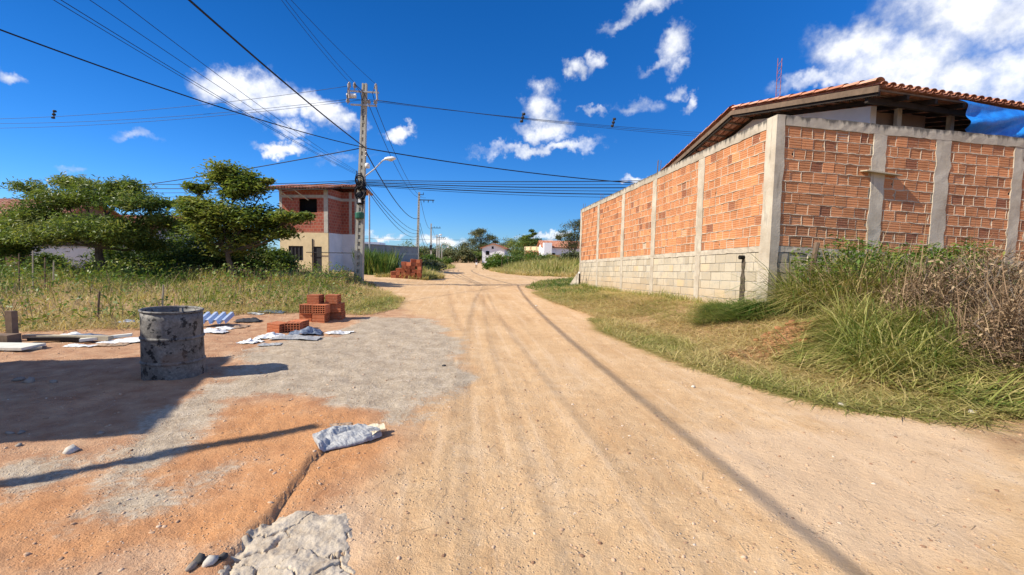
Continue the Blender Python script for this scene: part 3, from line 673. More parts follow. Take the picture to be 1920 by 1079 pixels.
# blue tarpaulin hung from the eave
def tarp_fn(t, co, b):
    n = t.noise(co, 5, 4); bump(t, b, t.noise(co, 18, 4, .6), .5, .03); return t.ramp(n, [(.3, (.006, .13, .50)), (.7, (.015, .24, .72))])
pmat('tarp', tarp_fn, .38, .5)
NI, NJ = 60, 24; tv = []
t0 = A+HB*1.74-HA*.14
for i in range(NI+1):
    for j in range(NJ+1):
        a, b_ = i/NI, j/NJ; s = a*4.6+.17*b_*(1-a)**6+.10*math.sin(b_*3)*(1-a)**4; drop = (.58+.22*min(1, a*7))*b_; fold = .055*math.sin(7*s+5*b_+1.5*math.sin(3*s))*(.25+b_)+.05*math.sin(3.1*s*(1+b_)+9*b_)+.02*math.sin(19*s+12*b_)*b_
        sagt = .035*abs(math.sin(s*1.9))
        p = t0+HB*s+np.array([0, 0, -.12-sagt-drop])+FN*(.06+fold+.10*math.sin(b_*math.pi)); tv.append(p)
tq = [(i*(NJ+1)+j, (i+1)*(NJ+1)+j, (i+1)*(NJ+1)+j+1, i*(NJ+1)+j+1) for i in range(NI) for j in range(NJ)]
link('tarpaulin', np_mesh('tarpaulin', tv, tq, MAT['tarp'], True), None, label='bright blue tarpaulin hanging under the eave of the tiled house', cat='tarpaulin')

# ------------------------------------------------------------------ two-storey unfinished house on the left
def wall_openings(mb, o, ax, nrm, W, h0, h1, th, opens):
    """wall slab from o along ax (outer face at o, thickness inwards -nrm) with rectangular openings (s0,s1,z0,z1)"""
    o = np.array(o, float); cuts = sorted(opens); s = 0.
    def bx(a, b, z0, z1):
        if b-a > 1e-3 and z1-z0 > 1e-3: mb.obox(o+ax*a+np.array([0, 0, z0]), ax*(b-a), -nrm*th, (0, 0, z1-z0))
    for (a, b, z0, z1) in cuts: bx(s, a, h0, h1); bx(a, b, h0, z0); bx(a, b, z1, h1); s = b
    bx(s, W, h0, h1)
z_g = .1; P0 = AT(526, 515, 30.5); P0[2] = z_g; P1 = AT(616, 515, 30.2); P1[2] = z_g
hx = unit((P1-P0)*[1, 1, 0]); W1 = float(np.linalg.norm((P1-P0)[:2])); hn = np.array([hx[1], -hx[0], 0]); hy = -hn
lh = empty('unfinished_house', (P0+P1)/2, 'two storey house, bare red brick above cream plaster, under a clay roof', 'house')
# side wing: recedes from the corner, then a set-back wall towards the street
D1 = 2.0; Q0 = P1+hy*D1; W2 = 1.15; D2 = 1.0
F1, F2, F3 = 2.62, 5.55, 5.75                 # storey heights above base
win = (1.35, 2.62, 3.95, 4.85); gwin = (.60, 1.62, .75, 1.72); gdoor = (2.32, 2.92, .0, 1.7)
mb = MB(); wall_openings(mb, P0, hx, hn, W1, 0, F1, .15, [gwin, gdoor]); mb.build('plaster_wall', MAT['cream'], lh)
mb = MB(); wall_openings(mb, P0, hx, hn, W1, F1, F2, .15, [win]); mb.build('brick_wall', MAT['brick_far'], lh)
sn = hx; mb = MB(); mb.obox(P1+hy*.15, hy*(D1-.15), -sn*.15, (0, 0, F1)); mb.obox(Q0, hx*W2, hy*.15, (0, 0, F1)); mb.obox(Q0+hx*W2+hy*.15, hy*D2, -hx*.15, (0, 0, F1)); mb.build('plaster_wall', MAT['grey_white'], lh)
mb = MB(); mb.obox(P0+hy*(D1+D2-.1)+hx*.15, hx*(W1+W2-.4), hy*.1, (0, 0, 6.0)); mb.obox(P0+hy*.2+hx*.2+[0, 0, F1-.1], hx*(W1-.4), hy*(D1+D2-.4), (0, 0, .1)); mb.build('inner_wall', MAT['brick_far'], lh)
z1 = np.array([0, 0, F1]); mb = MB(); mb.obox(P1+hy*.15+z1, hy*(D1-.15), -sn*.15, (0, 0, F2-F1)); mb.obox(Q0+z1, hx*W2, hy*.15, (0, 0, F2-F1)); mb.obox(Q0+hx*W2+hy*.15+z1, hy*D2, -hx*.15, (0, 0, F2-F1)); mb.build('brick_wall', MAT['brick_far'], lh); mb = MB(); mb.obox(P0+hy*.15, hy*(D1+D2), hx*.15, (0, 0, F2)); mb.build('side_wall', MAT['brick_far'], lh)
for o, ax, n_, (sa, sb) in ((P0, hx, hn, (W1-.28, W1)), (P0, hx, hn, (0, .2)), (Q0, hx, hn, (W2-.62, W2-.42)), (Q0, hx, hn, (W2-.22, W2))):
    mb = MB(); mb.obox(o+ax*sa+n_*.012+z1, ax*(sb-sa), -n_*.1, (0, 0, F2-F1)); mb.build('pillar', MAT['concrete'], lh)
for o, ax, n_, L in ((P0, hx, hn, W1), (P1, hy, hx, D1), (Q0, hx, hn, W2)):
    mb = MB(); mb.obox(o+n_*.016+np.array([0, 0, 4.92]), ax*L, -n_*.1, (0, 0, .17)); mb.build('lintel_beam', MAT['concrete'], lh)
def opening(name, mat, o, ax, n_, r, depth=.12):
    mb = MB(); mb.obox(o+ax*r[0]-n_*depth+[0, 0, r[2]], ax*(r[1]-r[0]), -n_*.02, (0, 0, r[3]-r[2])); return mb.build(name, MAT[mat], lh)
opening('window', 'black_hole', P0, hx, hn, (win[0]-.2, win[1]+.2, win[2]-.2, win[3]+.05), .5)
gw = opening('window_shutter', 'dark_metal', P0, hx, hn, gwin, .06)
mb = MB()
for k in range(5): s = gwin[0]+(gwin[1]-gwin[0])*k/4; mb.obox(P0+hx*(s-.015)-hn*.055+[0, 0, gwin[2]], hx*.03, hn*.05, (0, 0, gwin[3]-gwin[2]))
mb.build('shutter_bar', MAT['black_plastic'], gw)
dr = opening('door', 'dark_metal', P0, hx, hn, gdoor, .05)
mb = MB(); mb.obox(P0+hx*(gdoor[0]-.06)+hn*.01+[0, 0, 0], hx*.055, hn*.04, (0, 0, 2.2)); mb.build('door_post', MAT['black_plastic'], dr)
mb = MB(); mb.obox(P0+[0, 0, 1.28]+hx*1.9+hn*.1, hx*4.8, hn*.03, (0, 0, .05)); mb.build('rail', MAT['dark_metal'], lh)
# roof: eave towards the camera, low ridge behind, street-side overhang
e0 = P0-hx*.75+hn*.65+[0, 0, 5.42]; RW = W1+W2+.85; slope = .20; up_ = unit(hy+np.array([0, 0, slope])); RL = 3.5
ROOFM = tile_col('tile_run', RL, .5)
def frame2(o, x, y, base):
    y = unit(y); z = unit(np.cross(x, y)); x = unit(np.cross(y, z)); return Vector(o)-base, Matrix(np.stack([x, y, z], 1).tolist())
LHB = LOC[lh.name]; nt_ = int((W1+1.0)/.205)
for i in range(int(RW/.205)):
    st_ = 0. if i < nt_ else 1.9
    o = e0+hx*(.1+i*.205); ob = sub('tile_run', ROOFM, lh, *frame2(o+up_*st_, hx, up_, LHB)); ob.scale = (1, (RL-st_)/RL, 1)
mb = MB(); mb.obox(e0+[0, 0, -.09], hx*(W1+1.0), up_*RL, (0, 0, .07)); mb.obox(e0+hx*(W1+1.0)+up_*1.9+[0, 0, -.09], hx*(RW-W1-1.0), up_*(RL-1.9), (0, 0, .07)); mb.build('roof_deck', MAT['wood_dark'], lh)
rp = e0+up_*RL; dn = unit(hy+np.array([0, 0, -slope])); mb = MB(); mb.obox(rp+[0, 0, -.09], hx*RW, dn*1.8, (0, 0, .12)); mb.build('back_roof', MAT['tile'], lh)
for s in (.95, 2.05): mb = MB(); mb.tube([P0+hx*s+hn*.02+[0, 0, 4.75], P0+hx*(s-.75)+hn*.55+[0, 0, 5.4]], .035, 6); mb.build('roof_strut', MAT['wood_pale'], lh)
# vent pipe standing beyond the pole
pv = AT(693, 500, 30); mb = MB(); mb.tube([np.array([pv[0], pv[1], .0]), np.array([pv[0], pv[1], 5.3])], .055, 8); mb.build('mast_pipe', MAT['galv'], None, label='tall thin grey pipe standing just right of the nearest pole', cat='pipe')
# grey rendered street wall and the white building behind it
def slab_wall(name, a, b, z0, z1, th, mat, parent=None, **tags):
    a = np.array([*a, z0], float); b = np.array([*b, z0], float); d = unit(b-a); n_ = np.array([-d[1], d[0], 0]); mb = MB(); mb.obox(a, b-a, n_*th, (0, 0, z1-z0)); return mb.build(name, MAT[mat], parent, **tags)
ga, gb = AT(683, 470, 36.5), AT(784, 470, 50)
gw_ = empty('street_wall', (ga+gb)/2*[1, 1, 0], 'stained grey rendered wall along the street behind the brick pile', 'wall')
slab_wall('panel', ga[:2], gb[:2], -.6, 2.12, .16, 'wall_grey', gw_); d_ = unit((gb-ga)*[1, 1, 0]); n_ = np.array([d_[1], -d_[0], 0])
mb = MB(); mb.obox(np.array([*ga[:2], 1.32])+n_*.0, gb-ga+[0, 0, ga[2]-gb[2]], n_*.03, (0, 0, .16)); mb.build('band', MAT['concrete'], gw_)
mb = MB(); mb.obox(np.array([*ga[:2], 2.121])-n_*.2+n_*.03, (gb-ga)*[1, 1, 0], n_*.24, (0, 0, .07)); mb.build('coping', MAT['concrete'], gw_)
wb0, wb1 = AT(640, 470, 62), AT(747, 470, 66)
wb = empty('white_warehouse', (wb0+wb1)/2*[1, 1, 0], 'plain white flat roofed building showing above the grey street wall', 'building')
mb = MB(); dv = (wb1-wb0)*[1, 1, 0]; o = wb0*[1, 1, 0]; mb.obox(o+[0, 0, -1], dv, np.array([-.8, 9, 0]), (0, 0, 3.22)); mb.build('wall', MAT['white_far'], wb)
mb = MB(); mb.obox(o+[0, 0, 2.22]+np.array([.1, -.2, 0]), dv*1.01, np.array([-.8, 9.2, 0]), (0, 0, .07)); mb.build('roof_edge', MAT['concrete'], wb)
mb = MB(); mb.obox(o+[0, 2, 2.29], dv*.58, np.array([-.8, 6, 0]), (0, 0, .75)); mb.build('upper_block', MAT['white_far'], wb)

# ------------------------------------------------------------------ far left houses behind the trees
def tiled_gable(name, label, c, ax, W, D, hw, rise, wallm, over=.5, opens=(), group=None):
    """simple house: front wall of width W along ax at c, ridge parallel to the front"""
    c = np.array([c[0], c[1], c[2]]); ax = unit(ax); iny = np.array([-ax[1], ax[0], 0]); h = empty(name, c, label, 'house', group)
    mb = MB(); wall_openings(mb, c, ax, -iny, W, -.5, hw, .15, [o[:4] for o in opens]); mb.obox(c+iny*.151+[0, 0, -.5], ax*.15, iny*(D-.15), (0, 0, hw+.5)); mb.obox(c+ax*(W-.15)+iny*.151+[0, 0, -.5], ax*.15, iny*(D-.15), (0, 0, hw+.5))
    mb.build('wall', MAT[wallm], h)
    for (a, b, z0, z1, nm) in opens: mb = MB(); mb.obox(c+ax*a+iny*.1+[0, 0, z0], ax*(b-a), iny*.02, (0, 0, z1-z0)); mb.build(nm, MAT['black_hole'], h)
    s = rise/(D/2); up1 = unit(iny+np.array([0, 0, s])); up2 = unit(iny-np.array([0, 0, s])); L = (D/2+over)*math.hypot(1, s); e = c-ax*over-iny*over+[0, 0, hw-over*s+.02]
    cm = tile_col('tile_run', L, .5); nn = int((W+2*over)/.205); hl = LOC[h.name]
    if W < 14 and nn < 70:
        for i in range(nn): sub('tile_run', cm, h, *frame2(e+ax*(.1+i*.205), ax, up1, hl))
    mb = MB(); mb.obox(e+[0, 0, -.07], ax*(W+2*over), up1*L, (0, 0, .08)); mb.obox(e+up1*L+[0, 0, -.07], ax*(W+2*over), up2*L, (0, 0, .08)); mb.build('roof', MAT['tile'], h)
    for k in (0, 1):
        o = c+ax*(k*(W-.15)); mb = MB(); v = [o+[0, 0, hw], o+iny*D+[0, 0, hw], o+iny*D/2+[0, 0, hw+rise-.05]]; mb.add(v+[p+ax*.15 for p in v], [(0,1,2),(5,4,3),(0,3,4,1),(1,4,5,2),(2,5,3,0)]); mb.build('gable', MAT[wallm], h)
    return h
b1 = AT(-120, 540, 25.0); tiled_gable('old_house', 'brown walled house with red tile roof behind the leftmost tree', (b1[0], b1[1], .1), (1, .12, 0), 6.2, 5, 3.15, .95, 'brown_wall', .6, ((2.6, 3.5, 0, 2.0, 'doorway'), (4.2, 5.2, .9, 1.9, 'window')))
b2 = AT(40, 540, 33); tiled_gable('pale_house', 'pale plastered house half hidden behind the big feathery tree', (b2[0], b2[1], .1), (1, .05, 0), 9.5, 6, 2.9, 1.0, 'grey_white', .5, ((1.2, 2.1, 0, 2.0, 'doorway'), (5.5, 6.6, .9, 1.9, 'window')))
lw0, lw1 = AT(60, 520, 24), AT(262, 520, 26.5)
yw = empty('yard_wall', (lw0+lw1)/2*[1, 1, 0], 'low weathered white wall behind the big feathery tree', 'wall'); slab_wall('panel', lw0[:2], lw1[:2], -.2, 1.45, .15, 'grey_white', yw)
d_ = unit((lw1-lw0)*[1, 1, 0]); mb = MB(); mb.obox(np.array([*lw0[:2], 1.451])-np.array([-d_[1], d_[0], 0])*.03, (lw1-lw0)*[1, 1, 0], np.array([-d_[1], d_[0], 0])*.21, (0, 0, .06)); mb.build('coping', MAT['concrete'], yw)

# ------------------------------------------------------------------ far right houses
def gable_front(name, label, px, py, y, W, D, hw, rise, mat, wins):
    """gable end faces the viewer"""
    c = AT(px, py, y); h = empty(name, c, label, 'house'); c = np.array(c); mb = MB()
    v = [c+[0, 0, -2], c+[W, .2, -2], c+[W, .2, hw], c+[W/2, .1, hw+rise], c+[0, 0, hw]]; bk = np.array([.1*D, D, 0])
    mb.add(v+[p+bk for p in v], [(4,3,2,1,0),(5,6,7,8,9),(0,1,6,5),(1,2,7,6),(4,0,5,9)]); mb.build('wall', MAT[mat], h)
    s = rise/(W/2); ov = .7; mb = MB(); rid = c+[W/2, .1, hw+rise]
    for sg in (-1, 1): mb.obox(rid+[0, -ov, .01], np.array([sg*(W/2+ov), 0, -s*(W/2+ov)]), np.array([.1*(D+ov), D+2*ov, 0]), (0, 0, .22))
    mb.build('roof', MAT['tile'], h)
    for (a, b, z0, z1) in wins: mb = MB(); mb.obox(c+[a, -.03+.2*a/W, z0], (b-a, .2*(b-a)/W, 0), (0, .06, 0), (0, 0, z1-z0)); f = mb.build('window', MAT['black_hole'], h); mb = MB(); mb.obox(c+[a-.1, -.06+.2*a/W, z0-.1], (b-a+.2, 0, 0), (0, .08, 0), (0, 0, .09)); mb.build('sill', MAT['concrete'], f)
gable_front('gabled_house', 'small white gabled house at the end of the dirt road', 904, 489, 140, 6.8, 8, 3.9, 1.25, 'white_far', ((1.1, 2.2, 1.8, 3.0), (2.9, 3.5, 3.7, 4.4), (1.1, 2.3, .2, .9)))
fw0, fw1 = AT(984, 475, 96), AT(1020, 475, 92); fw = empty('garden_wall', (fw0+fw1)/2*[1, 1, 0], 'long pinkish wall with a pale top course in the distance', 'wall')
slab_wall('panel', fw0[:2], fw1[:2], -1, 2.45, .2, 'brick_far', fw); slab_wall('top_course', fw0[:2], fw1[:2], 2.451, 3.4, .18, 'cream', fw)
for k in range(4): p = fw0+(fw1-fw0)*(k/3.3); mb = MB(); mb.box((p[0], p[1]-.1, 1.3), (.28, .25, 4.3)); mb.build('pillar', MAT['cream'], fw)
hp = AT(1018, 475, 88); tiled_gable('far_house', 'white house with orange tile roof left of the far end of the brick wall', (hp[0], hp[1], 0.), (1, .1, 0), 7.5, 6, 3.3, 1.2, 'white_far', .4, ((1.5, 2.4, 0, 2.1, 'doorway'), (4, 5.2, 1., 2.1, 'window')))
ap = AT(1020, 470, 86); mb = MB(); mb.obox((ap[0], ap[1], -1), (1.5, .1, 0), (-.1, 2, 0), (0, 0, 5.0)); mb.build('white_tower', MAT['white_far'], None, label='narrow white block standing beside the orange roofed far house', cat='tower')
ap = AT(1029, 478, 80); mb = MB(); mb.obox((ap[0], ap[1], -1), (2.0, .1, 0), (-.1, 2, 0), (0, 0, 2.75)); mb.build('brick_outhouse', MAT['brick_far'], None, label='small bare brick outhouse in front of the orange roofed far house', cat='outhouse')
# lattice mast beyond the tiled house
mt = AT(1456, 200, 60); mast = empty('radio_mast', (mt[0], mt[1], -.5), 'thin red lattice mast rising behind the tiled roof', 'mast'); MH = 27.2
for dx, dy in ((-.32, -.2), (.32, -.2), (0, .35)): mb = MB(); mb.tube([(mt[0]+dx, mt[1]+dy, -.5), (mt[0]+dx*.8, mt[1]+dy*.8, MH)], .035, 5); mb.build('leg', MAT['brick_dark'], mast)
mb = MB()
for k in range(30): z = -.5+k*.92; mb.tube([(mt[0]-.3, mt[1]-.2, z), (mt[0]+.3, mt[1]-.2, z+.9)], .018, 4); mb.tube([(mt[0]-.3, mt[1]-.2, z), (mt[0]+.3, mt[1]-.2, z)], .018, 4)
mb.build('bracing', MAT['brick_dark'], mast)

# ------------------------------------------------------------------ neighbour's building just left of the view (its shadow lies over the yard)
nb = empty('neighbour_house', (-9, 3.4, 0), 'plastered house just off the left edge, shading the yard', 'house')
c0, c1 = np.array([-6.92, 2.10, 0.]), np.array([-7.85, 4.62, 0.]); inn = unit((-1, -.23, 0)); mb = MB(); mb.obox(c0+[0, 0, -.2], c1-c0, inn*4.5, (0, 0, 3.55)); mb.build('wall', MAT['brown_wall'], nb)
mb = MB(); mb.obox(c0+[0, 0, 3.352]-inn*.1+[0, -.1, 0], (c1-c0)*1.06, inn*4.7, (0, 0, .22)); mb.build('roof_slab', MAT['concrete'], nb)
mb = MB(); a, b = np.array([-8.7, -1.2, 0]), np.array([-6.29, 2.0, 4.2]); mb.tube([a, a*.5+b*.5, b], [.10, .085, .06], 8); mb.build('shadow_timber', MAT['wood'], None, label='unseen leaning timber added outside the left edge to cast a shadow band across the clay', cat='timber')  # unseen timber added and angled so its shadow band crosses the clay

# ------------------------------------------------------------------ utility poles and wires
def make_pole(name, base, H, label, group, lean=(0, 0), detail=True, wb_=.38, wt_=.20, arms=()):
    """reinforced-concrete double-T pole: two flanges, web and rungs"""
    e = empty(name, base, label, 'pole', group); base = np.array(base, float); lx, ly = lean
    def P(t, dx, dy): return base+np.array([lx*t+dx, ly*t+dy, H*t])
    mb = MB(); n = 24
    def prism(x0, x1, y0, y1):
        b = len(mb.v)
        for t in (0, 1):
            w_ = wb_+(wt_-wb_)*t
            for (a, c) in ((x0, y0), (x1, y0), (x1, y1), (x0, y1)): mb.v.append(tuple(P(t, a*w_, c*w_)))
        mb.f += [tuple(b+k for k in q_) for q_ in ((3,2,1,0),(4,5,6,7),(0,1,5,4),(1,2,6,5),(2,3,7,6),(3,0,4,7))]
    prism(-.5, -.17, -.36, .36); prism(.17, .5, -.36, .36)
    if not detail: prism(-.171, .171, -.30, .30)
    else:
        prism(-.171, .171, -.12, .12)
        for k in range(int(H/.30)):
            t = (k*.30+.1)/H; w_ = wb_+(wt_-wb_)*t; p = P(t, 0, 0); mb.box((p[0], p[1], p[2]), (.345*w_, .66*w_, .13))
    mb.build('shaft', MAT['pole_concrete'], e); return e, P
PB = np.array([-6.81, 20.06, 0.]); PB[2] = Tz(PB[0], PB[1]); PH = 8.62
pole, PP = make_pole('utility_pole', PB-[0, 0, .05], PH, 'nearest concrete utility pole with street lamp, cable coils and a green box', 'utility poles along the street', (.32, .0))
def insulator(par, c, h=.28, r=.06, mat='porcelain', name='insulator'):
    mb = MB(); mb.lathe([(0, 0), (.02, 0), (.02, h*.3), (r, h*.35), (r*.6, h*.5), (r, h*.55), (r*.6, h*.7), (r*.9, h*.75), (.02, h), (0, h)], 10, c); return mb.build(name, MAT[mat], par, True)
dirC = unit((1, .12, 0)); dirS = unit((-.12, 1, 0))
def arm(par, P, t, half, off=0., mat='galv', vis=.06):
    c = P(t, 0, -.15); mb = MB(); mb.obox(c-dirC*half+dirC*off+[0, 0, -vis/2], dirC*2*half, dirS*.07, (0, 0, vis)); mb.build('crossarm', MAT[mat], par); return c
zt = lambda z: (z-PB[2])/PH
a1 = arm(pole, PP, zt(8.36), .62, .02); a2 = arm(pole, PP, zt(7.80), .55, .03)
tops = [a1-dirC*.58, a1-dirC*.36, a1+dirC*.52]
for c in tops: insulator(pole, c+[0, 0, .03], .34, .075)
mids = [a2-dirC*.62, a2+dirC*.25, a2+dirC*.52]
for c in mids: insulator(pole, c+[0, 0, .0], .24, .09)
for c in (a1-dirC*.60, a1+dirC*.55):
    mb = MB(); mb.tube([c+[0, -.05, .25], c+[.06, -.1, -.35]], .045, 8); mb.build('fuse_cutout', MAT['porcelain'], pole)
mb = MB(); mb.tube([a2-dirC*.62+[0, 0, .35], a2-dirC*.62+[-.05, 0, .35], a2-dirC*.28+[0, 0, .36]], .10, 10); mb.build('surge_arrester', MAT['lamp_white'], pole)
for k in range(5):
    mb = MB(); p0, p1 = [(tops[0], mids[0]), (tops[1], a2), (tops[2], mids[2]), (a2, PP(zt(6.9), .1, -.15)), (tops[1], mids[1])][k]
    mb.tube([p0+[0, -.05, .3], (p0+p1)/2+[.12*math.sin(k*2), -.15, .2], p1+[0, -.05, .1]], .014, 5); mb.build('jumper_wire', MAT['cable'], pole)
mb = MB()
for z in (6.03, 5.88, 5.73): c = PP(zt(z), .16, -.05); mb.lathe([(0, -.05), (.05, -.05), (.03, 0), (.05, .05), (0, .05)], 8, c)
mb.build('secondary_rack', MAT['porcelain'], pole)
la = PP(zt(4.78), .12, -.05); lt = la+np.array([1.02, -.35, .68]); mb = MB(); mb.tube([la, la+(lt-la)*.5+[0, 0, -.02], lt-[.12, -.04, .02], lt], .028, 8); lamp = mb.build('lamp_arm', MAT['galv'], pole)
mb = MB(); hd = unit((.95, -.3, .02)); pn = [(-.05, .03), (.0, .085), (.15, .13), (.35, .13), (.47, .08), (.5, .01)]
for (s, r) in pn:
    for j in range(12): a = 2*math.pi*j/12; p = lt+hd*s+np.array([-hd[1], hd[0], 0])*r*math.cos(a)+np.array([0, 0, 1])*r*.62*math.sin(a)+[0, 0, .03]; mb.v.append(tuple(p))
for i in range(len(pn)-1): mb.f += [(i*12+j, i*12+(j+1) % 12, (i+1)*12+(j+1) % 12, (i+1)*12+j) for j in range(12)]
mb.f += [tuple(range(12))[::-1], tuple(60+j for j in range(12))]; lhd = mb.build('lamp_head', MAT['lamp_white'], pole, True)
mb = MB(); mb.lathe([(0, -.07), (.09, -.07), (.1, -.05), (.1, 0)], 12, lt+hd*.25+[0, 0, .0]); mb.build('lens', MAT['grey_white'], lhd, True)
c = PP(zt(5.25), .26, -.1); mb = MB(); mb.lathe([(0, -.10), (.1, -.10), (.11, .06), (.06, .11), (0, .12)], 10, c); mb.build('photocell', MAT['lamp_white'], pole, True)
def coil(c, R, n, name='cable_coil'):
    mb = MB()
    for k in range(n):
        pts = []; tl = .35*rng.normal(); r = R*(.75+.35*rng.random()); q0 = rng.random()*6
        for i in range(25): a = q0+2*math.pi*i/24; pts.append(c+np.array([r*.75*math.cos(a), -.03*k/2-.22+.06*math.sin(a*2), r*math.sin(a)+.05*rng.normal()*0+tl*.3]))
        mb.tube(pts, .016, 5, False)
    mb.build(name, MAT['cable'], pole)
coil(PP(zt(4.5), 0, 0), .22, 7); coil(PP(zt(4.05), .05, 0), .33, 8)
for z, s in ((4.38, (.38, .34, .32)), (3.98, (.34, .36, .26)), (3.68, (.32, .34, .20))):
    c = PP(zt(z), 0, -.06); mb = MB(); mb.lathe([(0, -s[2]/2), (s[0]*.45, -s[2]/2), (s[0]*.55, -s[2]*.3), (s[0]*.55, s[2]*.3), (s[0]*.4, s[2]/2), (0, s[2]/2)], 10, c); mb.build('splice_box', MAT['black_plastic'], pole)
mb = MB(); c = PP(zt(3.72), .03, -.27); mb.box(c, (.12, .06, .14)); mb.build('white_tag', MAT['lamp_white'], pole)
c = PP(zt(3.1), 0, -.12); mb = MB(); mb.lathe([(0, -.14), (.17, -.14), (.19, -.1), (.19, .1), (.16, .14), (0, .14)], 14, c); mb.build('green_box', MAT['green_plastic'], pole)
pts = [PP(zt(z), .16*math.sin(z*2.2), -.2) for z in np.linspace(3.2, 5.0, 9)]; mb = MB(); mb.tube(pts, .022, 6); mb.build('riser_cable', MAT['cable'], pole)

# poles further down the street
P2B = AT(782, 505, 54.); P2B[2] = Tz(P2B[0], P2B[1])
P2B = AT(782, 500, 54.); P2B[2] = Tz(P2B[0], P2B[1])-.05
def far_pole(x, y, H, label, lamp=True, two=True, lx=0.):
    b = np.array([x, y, Tz(x, y)-.05]); e, P = make_pole('utility_pole', b, H, label, 'utility poles along the street', (lx, 0), y < 60, .34, .2)
    c = P(.90, .05, -.15); mb = MB(); mb.obox(c+[0, 0, -.05], (1.75, .15, 0), (0, .08, 0), (0, 0, .1)); mb.build('crossarm', MAT['dark_metal'], e)
    for s in (.55, 1.05, 1.6): insulator(e, c+[s, .1*s, -.34 if y < 60 else .0], .3, .06, 'dark_metal')
    if two: c = P(.965, 0, -.1); mb = MB(); mb.obox(c, (.55, .1, 0), (0, .06, 0), (0, 0, .07)); mb.build('bracket', MAT['dark_metal'], e); insulator(e, c+[.5, .1, .05], .25, .05, 'dark_metal')
    if lamp:
        la = P(.62, .1, -.1); lt = la+np.array([1.5, -.3, 1.0]); mb = MB(); mb.tube([la, la+[.7, -.1, .7], lt], .03, 6); mb.build('lamp_arm', MAT['galv'], e)
        mb = MB(); mb.lathe([(0, -.3), (.1, -.25), (.14, 0), (.1, .25), (0, .3)], 8, lt+[.25, 0, .03], Matrix.Rotation(R_(90), 3, 'Y')); mb.build('lamp_head', MAT['lamp_white'], e, True)
    return e, P
pole2, PP2 = far_pole(P2B[0], 54, 9.0, 'second concrete utility pole, behind the far brick pile', lamp=False, lx=.22)
fp = []
for (px, y, H, lb) in ((808, 86, 8.2, 'third utility pole along the street, dark box on its shaft'), (819, 104, 7.0, 'fourth utility pole along the street, just right of the third'), (823, 118, 7.2, 'fifth utility pole along the street, close behind the fourth'), (828, 128, 5.6, 'shortest and farthest utility pole, lamp arm reaching right')):
    x = AT(px, 495, y)[0]; fp.append(far_pole(x, y, H, lb, lamp=(px != 819), two=False))
c = fp[0][1](.45, 0, -.2); mb = MB(); mb.box(c, (.4, .4, .9)); mb.build('transformer', MAT['black_plastic'], fp[0][0])

def wire(a, b, sag, r, label, group=None, mat='cable', n=40, name='overhead_wire'):
    a, b = np.array(a, float), np.array(b, float); pts = []
    for i in range(n+1): t = i/n; p = a+(b-a)*t; p[2] -= 4*sag*t*(1-t); pts.append(p)
    mb = MB(); mb.tube(pts, r, 5); return mb.build(name, MAT[mat], None, True, label=label, cat='wire', group=group)
def beyond(a, px, py, z, k=1.0):
    """end point of a span that leaves a and passes the bearing (px,py) at height z, stretched by k"""
    g = G(px, py, z); return a+(g-a)*k
SEC = PP(zt(6.03), .12, -.05)
wire(SEC, (-5.0, -3.0, 6.15), .30, .021, 'thick twisted cable climbing steeply from the pole to the top edge', name='power_cable')
wire(SEC, beyond(SEC, 0, 45, 5.8, 1.15), .25, .017, 'thick dark cable from the pole to the left edge of the sky', name='power_cable')
wire(PP(zt(6.0), -.1, -.05), beyond(SEC, 0, 366, 5.7, 1.2), .55, .022, 'twisted cable running left from the pole behind the treetops', name='power_cable')
wire(PP(zt(6.0), .16, -.05), beyond(SEC, 1195, 332, 5.5, 1.5), .35, .024, 'twisted cable running right from the pole over the brick wall', name='power_cable')
wire(PP(zt(5.85), .16, -.05), PP2(.66, 0, 0), .9, .026, 'sagging thick cable from the nearest pole to the second pole', name='power_cable')
TEL = PP(zt(4.82), -.1, -.15)
for k, (px, z, s) in enumerate(((165, 4.95, .3), (178, 5.0, .33), (216, 5.05, .3), (271, 5.05, .36))):
    wire(TEL+[0, 0, .05*k], beyond(TEL, px, 0, z, 1.8), s, .0048 if k != 1 else .0055, ('leftmost', 'second from left', 'third from left', 'rightmost')[k]+' of four telephone wires slanting up to the upper left edge', 'telephone wires to the upper left')
for k, px in enumerate((540, 548, 561)):
    a = tops[k]+[0, 0, .34]; wire(a, beyond(a, px, 0, 8.7, 2.0), .25, .007, ('leftmost', 'middle', 'rightmost')[k]+' of three high wires from the pole top to the top edge', 'high wires towards the viewer')
for k in range(3):
    a = mids[k]+[0, 0, .24]; wire(a, beyond(a, 1312, 236+4*k, 8.25, 1.7), .35, .009, ('highest', 'middle', 'lowest')[k]+' of three high wires running right across the sky', 'high wires to the right', 'cable_thin')
    a = [tops[0], mids[0], a2-dirC*.1][k]+[0, 0, .2]; wire(a, beyond(a, 0, 216+9*k, 8.3, 1.2), .35, .009, ('highest', 'middle', 'lowest')[k]+' of three high wires running left across the sky', 'high wires to the left', 'cable_thin')
for (px, py, y) in ((101, 215, 25), (1150, 230, 24.0), (980, 221, 22.5)):
    c = AT(px, py, y); mb = MB()
    for k in range(3): mb.lathe([(0, -.06), (.07, -.05), (.09, 0), (.07, .05), (0, .06)], 8, c+[.05*(k-1), 0, .17*(k-1)])
    mb.tube([c+[0, 0, -.22], c+[0, 0, .22]], .03, 6); mb.build('wire_spacer', MAT['dark_metal'], None, label={101: 'dark spacer on the high wires near the left edge', 1150: 'grey spacer on the high wires left of the tiled house', 980: 'small spacer on the high wires over the middle of the road'}[px], cat='spacer')
